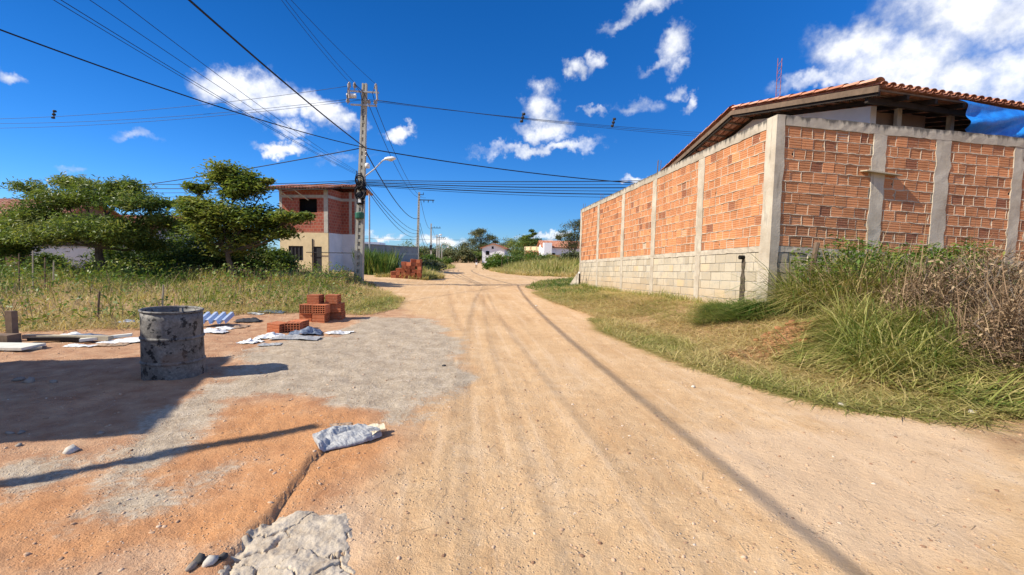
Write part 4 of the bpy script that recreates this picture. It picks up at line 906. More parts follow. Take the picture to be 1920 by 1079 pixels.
for k in range(6):
    a = PP(zt(4.64-.05*k), .1, -.1); wire(a, beyond(a, 1205, 334+5.5*k, 4.45+.03*k, 1.5), .12+.03*k, (.016, .01, .02, .012, .022, .01)[k], ('topmost', 'second from top', 'third from top', 'third from bottom', 'second from bottom', 'lowest')[k]+' of six level telephone cables right of the pole', 'telephone cables to the right')
for k in range(4):
    a = PP(zt(4.62-.05*k), -.1, -.1); wire(a, beyond(a, 270, 338+7*k, 4.55, 1.5), .2+.05*k, (.014, .018, .012, .01)[k], ('topmost', 'second from top', 'third from top', 'lowest')[k]+' of four level telephone cables left of the pole', 'telephone cables to the left')
for k in range(2):
    a = [mids[1], mids[2]][k]; wire(a, PP2(.93, .3+.5*k, 0), 1.1, .013, ('left', 'right')[k]+' one of two high wires dropping to the second pole', 'high wires to the second pole')
for k in range(3):
    a = PP(zt(4.6-.1*k), .15, -.1); wire(a, PP2(.5-.035*k, 0, 0), .55+.15*k, .016, ('upper', 'middle', 'lower')[k]+' of three low cables sagging to the second pole', 'telephone cables to the second pole')
prev = PP2
for i, (e_, P_) in enumerate(fp[:3]):
    for k in range(3): wire(prev((.9, .6, .52)[k], .2, 0), P_((.9, .62, .55)[k], .1, 0), (1.3, 1.6, 1.9)[k] if i == 0 else .5, .022, 'cable sagging between the far poles down the street', 'cables between the far poles', n=14)
    prev = P_
a = AT(660, 447, 95); wire(a, AT(1100, 447, 100), .4, .03, 'distant level wire crossing the road behind the far poles', n=14)

# ------------------------------------------------------------------ oil drum
dp = gp(327, 702); DZ = fz(dp[0], dp[1])-.10; DR, DH = .292, .85
drum = empty('oil_drum', (dp[0], dp[1], DZ+.1), 'scorched open topped oil drum standing in the shaded yard', 'drum')
def drum_fn(t, co, b):
    n1 = t.noise(co, 3.5, 5, .6); n2 = t.noise(co, 11, 6, .65); n3 = t.noise(co, 40, 4)
    c = t.ramp(t.math('MULTIPLY_ADD', n1, .55, t.math('MULTIPLY', n3, .45)), [(.32, (.06, .054, .047)), (.5, (.135, .125, .11)), (.7, (.27, .25, .22))])
    bl = t.ss(n2, .54, .59); c = t.mix(bl, c, (.012, .011, .011)); c = t.mix(t.ss(n2, .38, .30, 0, .5), c, (.26, .255, .24))
    c = t.mix(t.ss(t.noise(co, 2.2, 3), .62, .7, 0, .5), c, (.17, .10, .06)); bump(t, b, n2, .25, .01); return c
pmat('drum_steel', drum_fn, .62, .4)
def drum_mesh(prof, n, r_j=True):
    vs = []
    for (r, z) in prof:
        for j in range(n):
            a = 2*math.pi*j/n; dent = 1+(.012*math.sin(2*a+z*4)+.02*(fbm(np.array(a*1.3+5), np.array(z*4.))-.5)) if r_j else 1
            vs.append((dp[0]+r*dent*math.cos(a), dp[1]+r*dent*math.sin(a), DZ+z-.012*math.cos(a)*z))
    return vs, [(i*n+j, i*n+(j+1) % n, (i+1)*n+(j+1) % n, (i+1)*n+j) for i in range(len(prof)-1) for j in range(n)]
def ring_bulge(z, k=.012): return [(DR, z-.02), (DR+k, z-.008), (DR+k, z+.008), (DR, z+.02)]
mb = MB(); mb.add(*drum_mesh([(DR-.006, .0), (DR, .01)]+[(DR, .1), (DR, .2)]+[(DR, .26), (DR, .36), (DR, .46)]+[(DR, .55), (DR, .65), (DR, .75), (DR, DH), (DR-.012, DH), (DR-.012, .5), (DR-.012, .12), (.01, .12)], 40)); body = mb.build('body', MAT['drum_steel'], drum, True)
for z in (.285, .555): mb = MB(); mb.add(*drum_mesh([(DR-.004, z-.022), (DR+.011, z-.008), (DR+.011, z+.008), (DR-.004, z+.022)], 40)); mb.build('hoop', MAT['drum_steel'], drum, True)
mb = MB(); mb.add(*drum_mesh([(DR-.008, DH-.012), (DR+.010, DH-.008), (DR+.012, DH+.008), (DR, DH+.014), (DR-.014, DH+.006), (DR-.014, DH-.01)], 40)); mb.build('rim', MAT['drum_steel'], drum, True)

# ------------------------------------------------------------------ hollow clay bricks
def hollow_brick(W, H, L, nc, nr_, mat):
    mb = MB(); b = .013; cw = (W-b*(nc+1))/nc; ch = (H-b*(nr_+1))/nr_
    xs = [0]+sum([[b+k*(cw+b), b+k*(cw+b)+cw] for k in range(nc)], [])+[W]; zs = [0]+sum([[b+k*(ch+b), b+k*(ch+b)+ch] for k in range(nr_)], [])+[H]
    nx, nz_ = len(xs), len(zs)
    for y in (0, L):
        o = len(mb.v); mb.v += [(x-W/2, y-L/2, z) for z in zs for x in xs]
        for i in range(nz_-1):
            for j in range(nx-1):
                if not (i % 2 == 1 and j % 2 == 1): mb.f.append((o+i*nx+j, o+i*nx+j+1, o+(i+1)*nx+j+1, o+(i+1)*nx+j))
    for i in range(1, nz_-1, 2):
        for j in range(1, nx-1, 2):
            k = [i*nx+j, i*nx+j+1, (i+1)*nx+j+1, (i+1)*nx+j]; o2 = nx*nz_
            for a in range(4): mb.f.append((k[a], k[(a+1) % 4], k[(a+1) % 4]+o2, k[a]+o2))
    # ribbed outer skin
    pr = [(x-W/2, z) for (x, z) in [(0, 0)]+[(W, 0)]]; prof = []
    def edge(p, q, n_, k):
        out = []
        for i in range(n_):
            t0 = (i+.5)/n_; out += [(t0-.05, 0), (t0, -.006), (t0+.05, 0)]
        d = np.array(q)-np.array(p); nn = np.array([d[1], -d[0]])/np.linalg.norm(d); return [tuple(p)]+[tuple(np.array(p)+d*t_+nn*o_) for t_, o_ in out]
    C_ = [(-W/2, 0), (W/2, 0), (W/2, H), (-W/2, H)]
    for a in range(4): prof += edge(C_[a], C_[(a+1) % 4], 3, 0)
    o = len(mb.v); n = len(prof); mb.v += [(x, -L/2, z) for x, z in prof]+[(x, L/2, z) for x, z in prof]; mb.f += [(o+i, o+(i+1) % n, o+n+(i+1) % n, o+n+i) for i in range(n)]
    return mb.mesh('hollow_brick', MAT[mat])
HB_ = hollow_brick(.26, .18, .25, 5, 4, 'brick_loose'); bo = gp(588, 604)
def put_brick(dx, dy, lv, rz, label, group='hollow bricks by the weeds', tilt=0., me=HB_, base=None, hh=.182, cat='brick'):
    o = bpy.data.objects.new('hollow_brick', me); COL.objects.link(o); b = bo if base is None else base; x, y = b[0]+dx, b[1]+dy
    o.location = (x, y, fz(x, y)*(1 if lv == 0 else 0)+(Tz(b[0], b[1]) if lv else 0)-.015+lv*hh); o.rotation_euler = (tilt, 0, rz); LOC[o.name] = o.location.copy(); return tag(o, label, cat, group)
put_brick(.10, .12, 0, R_(90), 'hollow brick at the bottom front of the small stack'); put_brick(-.19, .18, 0, R_(90), 'hollow brick at the bottom left of the small stack')
put_brick(.30, .50, 0, R_(93), 'hollow brick at the bottom right rear of the small stack'); put_brick(-.02, .52, 0, R_(90), 'hollow brick at the bottom rear of the small stack')
put_brick(-.17, .14, 1, R_(2), 'hollow brick in the second layer, holes facing, left of its twin'); put_brick(.11, .13, 1, R_(-1), 'hollow brick in the second layer, holes facing, right of its twin')
put_brick(.30, .46, 1, R_(91), 'hollow brick in the second layer at the rear right'); put_brick(-.02, .48, 1, R_(90), 'hollow brick in the second layer at the rear left')
put_brick(-.10, .34, 2, R_(88), 'ribbed brick on top of the small stack, left one'); put_brick(.24, .42, 2, R_(93), 'ribbed brick on top of the small stack, right one')
b2_ = gp(556, 618); put_brick(.0, .1, 0, R_(84), 'ribbed brick lying left of the small stack', base=b2_); b3_ = gp(517, 622); put_brick(0, .08, 0, R_(78), 'leftmost ribbed brick lying by the crumpled bags', base=b3_, tilt=R_(3)); put_brick(.25, .16, 0, R_(10), 'loose brick with its holes showing between two ribbed bricks', base=b3_)
# big pile down the street
fb = MB(); prf = brick_profile(.18)+[(.18, .2), (0, .2)]; n = len(prf); fb.add([(-.13, o-.1, z) for z, o in prf]+[(.13, o-.1, z) for z, o in prf], [(i, (i+1) % n, n+(i+1) % n, n+i) for i in range(n)]+[tuple(range(n))[::-1], tuple(range(n, 2*n))]); FB = fb.mesh('hollow_brick', MAT['brick_dark'])
pb = gp(731, 521.5); nbk = 0; dxs = unit((1, .16, 0)); dys = unit((-.16, 1, 0))
for lv in range(6):
    for ix in range(6):
        for iy in range(4):
            top_ = (2, 3, 5, 5, 6, 6)[ix]-(1 if iy == 0 and ix in (2, 4) else 0)
            if lv >= top_ or (iy in (1, 2) and lv < top_-1 and 0 < ix < 5): continue
            p = pb+dxs*(.15+ix*.272+.03*rng.normal())+dys*(.1+iy*.24+.03*rng.normal()); o = bpy.data.objects.new('hollow_brick', FB); COL.objects.link(o)
            o.location = (p[0], p[1], Tz(p[0], p[1])-.02+lv*.185); o.rotation_euler = (0, 0, .16+.12*rng.normal()+(math.pi/2 if rng.random() < .3 else 0)); tag(o, 'dark red brick in the big pile beside the second pole', 'brick', 'bricks of the far pile'); nbk += 1

# ------------------------------------------------------------------ bags, paper and scrap
def paper(name, c1, c2, dirt, rough=.7):
    def fn(t, co, b):
        n = t.noise(co, 9, 5, .6); n2 = t.noise(co, 55, 4, .6); bump(t, b, t.math('MULTIPLY_ADD', n, .8, t.math('MULTIPLY', n2, .3)), .6, .02)
        c = t.ramp(n2, [(.35, c1), (.65, c2)]); return t.mix(t.ss(n, .53, .66, 0, .8), c, dirt)
    return pmat(name, fn, rough, .3)
paper('bag_grey', (.28, .28, .28), (.44, .44, .43), (.15, .155, .17)); paper('bag_blue', (.10, .125, .17), (.20, .24, .31), (.05, .06, .08), .5); paper('paper_white', (.58, .58, .57), (.76, .76, .74), (.30, .29, .28))
paper('rag_dark', (.02, .02, .024), (.06, .06, .065), (.015, .015, .015)); paper('sheet_blue', (.27, .35, .52), (.44, .52, .66), (.5, .52, .55), .5); paper('bag_cream', (.62, .50, .32), (.74, .64, .46), (.5, .4, .26)); paper('card_brown', (.30, .20, .13), (.42, .30, .2), (.2, .13, .08))
def ridged(x, y, o=3):
    s = 0.; a = 1.
    for i in range(o): s = s+a*(1-np.abs(2*vnoise(x+i*7.7, y+i*3.1)-1)); a *= .5; x = x*2.1+1.3*y*.2; y = y*2.1-.2*x
    return s/1.75
def sheet(px, py, L, W, rz, hgt, seed, mat, name, label, cat, fold=3.2, nx=26, ny=18, curl=0., lift=.0, wob=.12, group=None):
    """crumpled sheet lying on the ground"""
    c = gp(px, py); u, v = np.meshgrid(np.linspace(-.5, .5, nx), np.linspace(-.5, .5, ny), indexing='ij')
    wj = (fbm(u*3+seed, v*3+seed*2, 3)-.5); lx = L*(u+wob*wj*2); ly = W*(v+wob*2*(fbm(u*3+seed*5, v*3, 3)-.5))
    h = hgt*np.clip(ridged(u*fold+seed*3.1, v*fold*W/L*1.6+seed*1.7)-.35, 0, 2)*(1.15-1.1*np.maximum(np.abs(u), np.abs(v))*1.6)+curl*np.clip(np.abs(u)*2-.6, 0, 1)**2+lift*(u+.5)
    x = c[0]+lx*math.cos(rz)-ly*math.sin(rz); y = c[1]+lx*math.sin(rz)+ly*math.cos(rz); z = Tfine(x, y)+.006+np.clip(h, 0, 9)
    up = np.stack([x, y, z], -1).reshape(-1, 3); q_ = [(i*ny+j, (i+1)*ny+j, (i+1)*ny+j+1, i*ny+j+1) for i in range(nx-1) for j in range(ny-1)]
    return link(name, np_mesh(name, up, q_, MAT[mat], False), None, label=label, cat=cat, group=group)
# the near cement bag: flattened sack, folded lengthwise, open mouth to the right
bl, br_ = gp(592, 836), gp(712, 812); ax = (br_-bl)*[1, 1, 0]; BLn = float(np.linalg.norm(ax)); ax = unit(ax); ay = np.array([-ax[1], ax[0], 0]); sack = empty('cement_bag', (bl+br_)/2, 'empty pale grey cement sack lying folded on the orange clay', 'sack')
NU, NV = 54, 36; vs = []
for i in range(NU+1):
    u = i/NU; half = .158*(1-.10*math.cos(u*6))*(1 if u < .62 else 1-.62*((u-.62)/.38)**1.6); hh = .044*(.55+.8*u-.65*u*u*u)
    for j in range(NV):
        a = 2*math.pi*j/NV; sx_ = math.copysign(abs(math.cos(a))**.75, math.cos(a)); top = math.sin(a); w_ = sx_*half+.035*math.sin(u*3.3)
        if top > 0:
            z = hh*top**.6; cr = abs(sx_-.05-.16*math.sin(u*2.4)); z -= .075*math.exp(-(cr/.09)**2)*sstep(.0, .1, np.array(u))*sstep(.95, .6, np.array(u)); z += .030*(ridged(np.array(u*5.), np.array(sx_*2.2+3))-.62)+.010*(ridged(np.array(u*14.), np.array(sx_*5+3))-.6)
        else: z = .012*top
        p = bl+ax*(u*BLn)+ay*w_; p[2] = fz(p[0], p[1])+.014+max(z, -.01); vs.append(p)
fs = [(i*NV+j, i*NV+(j+1) % NV, (i+1)*NV+(j+1) % NV, (i+1)*NV+j) for i in range(NU) for j in range(NV)]+[tuple(range(NV))[::-1]]
mb = MB(); mb.add(vs, fs); mb.build('sack_body', MAT['bag_grey'], sack, False)
e_ = bl+ax*BLn; mb = MB(); pts = []
for i in range(7):
    for j in range(6): p = e_+ax*(-.09+.022*i)+ay*(-.085+.034*j*(1-.06*i)+.004*i); p[2] = fz(p[0], p[1])+.035+.022*math.sin(j*1.3+i*.5)+.003*i+(.02 if i == 6 and j == 5 else 0); pts.append(p)
mb.add(pts, [(i*6+j, (i+1)*6+j, (i+1)*6+j+1, i*6+j+1) for i in range(6) for j in range(5)]); mb.build('torn_mouth', MAT['bag_cream'], sack, False)
sheet(640, 799, .17, .11, .5, .04, 3, 'card_brown', 'cardboard_scrap', 'small curled brown cardboard scrap behind the grey sack', 'scrap')
sheet(572, 628, .50, .36, .35, .24, 7, 'bag_blue', 'plastic_sack', 'dark blue grey sack crumpled in front of the ribbed bricks', 'sack', 2.2)
sheet(556, 637, .75, .22, .25, .16, 21, 'bag_grey', 'paper_sack', 'long pale grey sack lying in front of the dark blue one', 'sack', 2.0)
sheet(505, 634, .42, .30, .1, .17, 9, 'paper_white', 'paper_sack', 'white crumpled paper sack beside the leftmost brick', 'sack', 2.6)
sheet(470, 642, .34, .24, -.3, .12, 12, 'paper_white', 'paper_scrap', 'torn white paper at the left end of the crumpled bags', 'paper', 3.0)
sheet(505, 647, .32, .16, .2, .07, 14, 'bag_grey', 'paper_scrap', 'grey torn paper lying below the white sack', 'paper', 3.0)
sheet(637, 626, .42, .20, .15, .12, 5, 'paper_white', 'paper_scrap', 'small white scrap alone on the earth right of the bags', 'paper', 1.8, curl=.06)
sheet(465, 603, .5, .3, .2, .16, 17, 'rag_dark', 'dark_rag', 'dark rag lying left of the loose bricks', 'rag', 2.4)
sheet(508, 585, .55, .26, .1, .11, 19, 'bag_blue', 'plastic_bag', 'dark blue bag at the edge of the weeds behind the bricks', 'bag', 2.4); sheet(478, 588, .3, .16, .1, .06, 23, 'paper_white', 'paper_scrap', 'flat pale paper at the edge of the weeds', 'paper')
sheet(398, 624, .45, .30, .2, .14, 25, 'paper_white', 'paper_scrap', 'white crumpled paper just right of the drum', 'paper', 2.5); sheet(440, 612, .4, .28, .2, .11, 27, 'card_brown', 'cardboard_scrap', 'brown cardboard between the drum and the bricks', 'scrap', 2.5); sheet(422, 615, .3, .2, -.4, .08, 29, 'paper_white', 'paper_scrap', 'small white shred beside the brown cardboard', 'paper', 2.5)
sheet(240, 642, .75, .24, .12, .13, 31, 'paper_white', 'plastic_sheet', 'white plastic sheet tucked behind the drum on the left', 'sheet', 1.7); sheet(172, 634, .8, .2, .1, .12, 33, 'bag_blue', 'plastic_bag', 'dark plastic bag among the planks left of the drum', 'bag', 2.5); sheet(140, 632, .5, .2, .1, .12, 35, 'paper_white', 'plastic_bag', 'white plastic bag among the planks at the field edge', 'bag', 2.4)
sheet(242, 606, .35, .15, .2, .09, 37, 'sheet_blue', 'plastic_scrap', 'pale blue plastic scrap at the weeds behind the drum', 'scrap', 2.2); sheet(205, 647, .5, .18, .1, .10, 39, 'card_brown', 'cardboard_scrap', 'brown torn cardboard lying under the white plastic sheet', 'scrap', 2.5); sheet(150, 648, .45, .16, -.1, .08, 41, 'paper_white', 'paper_scrap', 'pale shred lying in front of the long plank', 'paper', 2.6)
# corrugated sheet scrap
c = gp(402, 611); mb = MB(); NXc = 24
for i in range(NXc+1):
    x = (i/NXc-.5)*.56; h = .035*(1 if (i // 3) % 2 else -1)
    for y, zl in ((-.14, .05), (.14, .17)): mb.v.append((c[0]+x, c[1]+y+.1*x, c[2]+zl+h+.04))
mb.f = [(2*i, 2*i+2, 2*i+3, 2*i+1) for i in range(NXc)]; mb.build('corrugated_sheet', MAT['sheet_blue'], None, label='pale blue corrugated sheet propped at the weeds right of the drum', cat='sheet')
# boards, planks and the post at the left edge
def plank(name, pa, pb_, w_, th, mat, label, cat='plank', zl=0., z2=0.):
    a, b = gp(*pa), gp(*pb_); d = unit((b-a)*[1, 1, 0]); n_ = np.array([-d[1], d[0], 0]); a[2] = fz(a[0], a[1])+.01+zl; b[2] = fz(b[0], b[1])+.01+z2; mb = MB(); mb.obox(a-n_*w_/2, b-a, n_*w_, (0, 0, th)); return mb.build(name, MAT[mat], None, label=label, cat=cat)
plank('board', (-60, 655), (64, 655), .36, .035, 'board_white', 'pale flat board lying at the left edge of the yard', 'board', .02, .02); plank('board', (10, 657), (80, 651), .30, .03, 'wood_pale', 'brownish board half under the pale board', 'board', -.005, -.005)
plank('plank', (48, 638), (208, 641), .10, .06, 'wood_pale', 'long weathered plank behind the pale board', 'plank', .02, .03); plank('plank', (55, 643), (160, 640), .09, .05, 'wood_dark', 'dark charred plank beside the long weathered one', 'plank', .02, .02); plank('plank', (150, 643), (248, 637), .08, .04, 'board_white', 'thin pale batten pointing at the drum', 'plank', .03, .05)
ps = gp(24, 640); mb = MB(); mb.box((ps[0], ps[1], ps[2]+.20), (.10, .09, .52)); mb.build('gate_post', MAT['wood'], None, label='short dark wooden post at the left edge by the weeds', cat='post'); mb = MB(); ps = gp(20, 644); mb.box((ps[0]-.05, ps[1]-.1, ps[2]+.08), (.42, .2, .14), .05); mb.build('timber_block', MAT['wood'], None, label='dark timber block at the foot of the short post', cat='block')
# stakes in the field
for k, (px, py, h, lb) in enumerate(((183, 600, .55, 'thin stake in the weeds left of the drum'), (303, 590, .62, 'thin pale stake in the weeds above the drum'), (36, 545, 1.1, 'grey fence stake at the left edge before the brown house'), (62, 545, 1.2, 'fence stake second from the left before the brown house'), (84, 547, 1.0, 'fence stake third from the left before the brown house'), (100, 540, .9, 'shorter fence stake right of the three others'), (940, 508, 1.5, 'pale fence stake on the verge right of the far road'), (951, 506, 1.5, 'pale fence stake beside its twin on the right verge'), (1492, 505, .75, 'broken grey stump leaning at the corner of the brick wall'))):
    p = gp(px, py) if px != 1492 else np.array([5.35, 8.25, .46]); mb = MB(); mb.tube([p-[0, 0, .1], p+np.array([.03, 0, h*.5]), p+np.array([.06 if px != 1492 else .16, 0, h+(.55 if px == 1492 else 0)])], [.02, .019, .016] if px != 1492 else [.06, .055, .045], 7); mb.build('wooden_stake', MAT['wood_pale' if k % 2 else 'wood'], None, label=lb, cat='stake')
# stones
def stone(px, py, r, seed, mat, label, group=None, sink=.3):
    c = gp(px, py); V_, F_ = ico((1, .75, .55), seed); a = seed*1.3; V_ = V_*r; x = V_[:, 0]*math.cos(a)-V_[:, 1]*math.sin(a)+c[0]; y = V_[:, 0]*math.sin(a)+V_[:, 1]*math.cos(a)+c[1]; z = V_[:, 2]+fz(c[0], c[1])+r*.55*(1-2*sink)
    return link('stone', np_mesh('stone', np.stack([x, y, z], -1), F_, MAT[mat], False), None, label=label, cat='stone', group=group)
stone(36, 714, .055, 1, 'stone', 'flat stone in the shade nearest the left edge'); stone(56, 717, .075, 2, 'stone', 'largest stone in the shade left of the drum'); stone(101, 719, .045, 3, 'stone', 'small stone in the shade, nearest the drum'); stone(133, 848, .055, 4, 'stone_pale', 'pale stone at the lower edge of the yard shadow'); stone(18, 812, .03, 5, 'stone', 'tiny stone in the shade near the left edge, upper'); stone(38, 811, .03, 6, 'stone', 'tiny stone in the shade, right of its neighbour'); stone(187, 815, .03, 8, 'stone', 'tiny stone near the lower right of the shadow'); stone(35, 836, .025, 9, 'stone', 'tiny stone in the shade near the left edge, lower')
for k, (px, py, r, mt, lb) in enumerate(((396, 1066, .040, 'stone_pale', 'pale rock at the bottom edge in front of the cracked cement'), (374, 1060, .035, 'stone_dark', 'dark rock left of the pale one at the bottom edge'), (418, 1054, .03, 'stone_dark', 'dark rock between the pale one and the cracked cement'), (360, 1072, .035, 'stone', 'grey rock at the lower left of the rock group'))): stone(px, py, r, 20+k, mt, lb, None, .25)
stone(1580, 762, .05, 31, 'stone_pale', 'pale stone on the right verge at the edge of the cut grass'); stone(1300, 726, .03, 32, 'stone_pale', 'white pebble on the right verge in the cut grass'); stone(1005, 575, .05, 33, 'stone_pale', 'small white stone beside the cable shadow on the road'); stone(833, 685, .03, 34, 'stone_dark', 'dark pebble on the grey patch'); stone(1830, 718, .05, 35, 'stone_pale', 'white stone under the dry shrub at the right edge')
for k in range(26):                            # clods on the dug mound
    a = rng.uniform(0, 6.28); r_ = rng.random()**.5; x, y = MOUND[0]+.7*r_*math.cos(a), MOUND[1]+.42*r_*math.sin(a); V_, F_ = ico((1, .8, .7), 50+k % 7); V_ = V_*rng.uniform(.03, .085); z = V_[:, 2]+fz(x, y)+.01
    link('earth_clod', np_mesh('earth_clod', np.stack([V_[:, 0]+x, V_[:, 1]+y, z], -1), F_, MAT['clod'], False), None, label='clod of red earth on the dug mound by the brick wall', cat='clod', group='clods on the earth mound')

# ------------------------------------------------------------------ cracked slab of set cement
SL = [G(*p)[:2] for p in ((400,1100),(432,1048),(470,1000),(520,975),(560,958),(600,966),(645,962),(662,990),(652,1030),(662,1075),(640,1140),(480,1150))]
SLa = np.array(SL); x0, y0 = SLa.min(0); x1, y1 = SLa.max(0); NXs, NYs = 190, 130
ux, uy = np.meshgrid(np.linspace(x0, x1, NXs), np.linspace(y0, y1, NYs), indexing='ij'); sd = sdf(ux, uy, SL)+.06*(fbm(ux*14, uy*14, 3)-.5)
pc = np.stack([rng.uniform(x0, x1, 11), rng.uniform(y0, y1, 11)], -1); wx, wy = ux+.16*(fbm(ux*9, uy*9, 4)-.5), uy+.16*(fbm(ux*9+7, uy*9, 4)-.5); dd = np.sort(np.hypot(wx[..., None]-pc[:, 0], wy[..., None]-pc[:, 1]), -1); crk = dd[..., 1]-dd[..., 0]
plate = _perm[np.argmin(np.hypot(wx[..., None]-pc[:, 0], wy[..., None]-pc[:, 1]), -1), 5]
hz = .022*sstep(-.01, .06, sd)*(.7+.6*plate)+.016*(fbm(ux*26, uy*26, 4)-.5)-.035*sstep(.013, .0, crk)*(plate > .25)-.02*sstep(0, -.02, sd)
zs_ = Tfine(ux, uy)+hz; vv = np.stack([ux, uy, zs_], -1).reshape(-1, 3); keep = sd > -.02; I, J = np.meshgrid(np.arange(NXs-1), np.arange(NYs-1), indexing='ij'); ok_ = (keep[:-1, :-1] & keep[1:, :-1] & keep[1:, 1:] & keep[:-1, 1:]); I, J = I[ok_], J[ok_]; qd = np.stack([I*NYs+J, (I+1)*NYs+J, (I+1)*NYs+J+1, I*NYs+J+1], -1); ids, inv = np.unique(qd, return_inverse=True)
def cem_fn(t, co, b):
    n = t.noise(co, 9, 5, .6); n2 = t.noise(co, 70, 5, .65); bump(t, b, n2, .6, .01); return t.ramp(t.math('MULTIPLY_ADD', n, .6, t.math('MULTIPLY', n2, .4)), [(.32, (.34, .26, .18)), (.5, (.46, .385, .29)), (.7, (.57, .49, .39))])
pmat('set_cement', cem_fn); link('cement_slab', np_mesh('cement_slab', vv[ids], inv.reshape(-1, 4), MAT['set_cement'], True), None, label='cracked slab of set grey cement at the bottom of the yard', cat='cement')
# the person far down the road
pp = gp(903, 506); PY = 78.; pp = AT(893, 506, PY); pz = Tz(pp[0], PY); pp[2] = pz; person = empty('person', pp, 'person in black top and white shorts walking at the far end of the road', 'person')
def skinned(name, pts, edges, rad, mat, par):
    me = bpy.data.meshes.new(name); me.from_pydata([tuple(np.array(p)+pp) for p in pts], edges, []); me.materials.append(MAT[mat]); o = link(name, me, par); md = o.modifiers.new('skin', 'SKIN'); 
    for i, r in enumerate(rad): me.skin_vertices[0].data[i].radius = (r, r)
    me.skin_vertices[0].data[0].use_root = True; s = o.modifiers.new('sub', 'SUBSURF'); s.levels = s.render_levels = 2; return o
J = [(0,0,.93),(0,0,1.15),(0,0,1.40),(0,-.01,1.50),(0,-.02,1.62),(0,-.02,1.70), (.18,0,1.40),(.23,-.05,1.14),(.22,-.18,.92),(.22,-.2,.84), (-.18,0,1.40),(-.24,.06,1.14),(-.24,.02,.92),(-.24,0,.84), (.09,0,.88),(.10,-.16,.50),(.10,-.10,.08),(.10,-.26,.03), (-.09,0,.88),(-.10,.12,.49),(-.10,.30,.12),(-.10,.2,.03)]
skinned('body', J, [(0,1),(1,2),(2,3),(3,4),(4,5),(2,6),(6,7),(7,8),(8,9),(2,10),(10,11),(11,12),(12,13),(0,14),(14,15),(15,16),(16,17),(0,18),(18,19),(19,20),(20,21)], [.13,.13,.14,.055,.095,.07, .06,.045,.035,.035, .06,.045,.035,.035, .085,.06,.04,.035, .085,.06,.04,.035], 'skin', person)
skinned('shirt', [(0,0,.95),(0,0,1.15),(0,0,1.41),(.19,0,1.41),(.24,-.03,1.2),(-.19,0,1.41),(-.25,.04,1.2)], [(0,1),(1,2),(2,3),(3,4),(2,5),(5,6)], [.16,.16,.165,.08,.07,.08,.07], 'shirt_black', person)
skinned('shorts', [(0,0,.92),(.09,0,.86),(.10,-.14,.56),(-.09,0,.86),(-.10,.11,.55)], [(0,1),(1,2),(0,3),(3,4)], [.155,.11,.10,.11,.10], 'shorts_white', person)
mb = MB(); mb.lathe([(0, 1.79), (.06, 1.775), (.1, 1.72), (.105, 1.66), (.1, 1.62)], 10, pp+[0, .01, 0]); mb.build('hair', MAT['hair'], person, True)

# ------------------------------------------------------------------ vegetation
def blades_mesh(name, P, h, w_, az, pit, droop, tone, mat, levels=3):
    """grass blades: tapered ribbons, n x (2*levels+1) vertices"""
    n = len(P); ts = np.linspace(0, 1, levels+1); ax = np.stack([np.cos(az)*np.cos(pit), np.sin(az)*np.cos(pit), np.sin(pit)], -1); fa = az+math.pi/2+rng.normal(0, .7, n); sv = np.stack([np.cos(fa), np.sin(fa), np.zeros(n)], -1)
    vs = []
    for k, t in enumerate(ts):
        c = P+ax*(h*t)[:, None]; c[:, 2] -= droop*h*t*t; c[:, :2] += (np.stack([np.cos(az), np.sin(az)], -1)*(droop*h*t*t*.5)[:, None]); c[:, 2] = np.maximum(c[:, 2], P[:, 2]+.004+.012*t)
        if k < levels: hw = (w_*.5*(1-t*.6))[:, None]; vs += [c-sv*hw, c+sv*hw]
        else: vs += [c]
    m_ = 2*levels+1; V_ = np.stack(vs, 1).reshape(-1, 3); tri = []
    for k in range(levels-1): a = 2*k; tri += [(a, a+1, a+3), (a, a+3, a+2)]
    a = 2*(levels-1); tri.append((a, a+1, a+2)); F_ = (np.array(tri)[None]+(np.arange(n)*m_)[:, None, None]).reshape(-1, 3)
    return np_mesh(name, V_, F_, MAT[mat], False, {'tone': np.repeat(tone, m_)})
def leaf_arrays(P, L, W, nup=.5, tone=None):
    n = len(P); nn = rng.normal(0, 1, (n, 3)); nn[:, 2] = np.abs(nn[:, 2])+nup*2; nn /= np.linalg.norm(nn, axis=1)[:, None]; a = rng.normal(0, 1, (n, 3)); t = np.cross(nn, a); t /= np.linalg.norm(t, axis=1)[:, None]; s = np.cross(nn, t)
    l = (L*rng.uniform(.6, 1.3, n))[:, None]; w_ = (W*rng.uniform(.6, 1.3, n))[:, None]; dr = np.zeros((n, 3)); dr[:, 2] = -.18*l[:, 0]
    V_ = np.stack([P-t*l/2+dr*.3, P+s*w_/2-t*l*.05, P+t*l/2+dr, P-s*w_/2-t*l*.05], 1).reshape(-1, 3); return V_, np.arange(4*n).reshape(-1, 4)
def leaf_mesh(name, P, L, W, mat, tone, nup=.5): V_, Q_ = leaf_arrays(P, L, W, nup); return np_mesh(name, V_, Q_, MAT[mat], False, {'tone': np.repeat(tone, 4)})
def inpoly(poly, n):
    A_ = np.array([p[:2] for p in poly]); lo, hi = A_.min(0), A_.max(0); out = np.zeros((0, 2))
    while len(out) < n: q_ = rng.uniform(lo, hi, (n*2, 2)); out = np.concatenate([out, q_[sdf(q_[:, 0], q_[:, 1], A_) > 0]])
    return out[:n]
def ground_pts(xy): return np.stack([xy[:, 0], xy[:, 1], np.where(np.hypot(xy[:, 0], xy[:, 1]) < 50, Tfine(xy[:, 0], xy[:, 1]), T(xy[:, 0], xy[:, 1]))], -1)
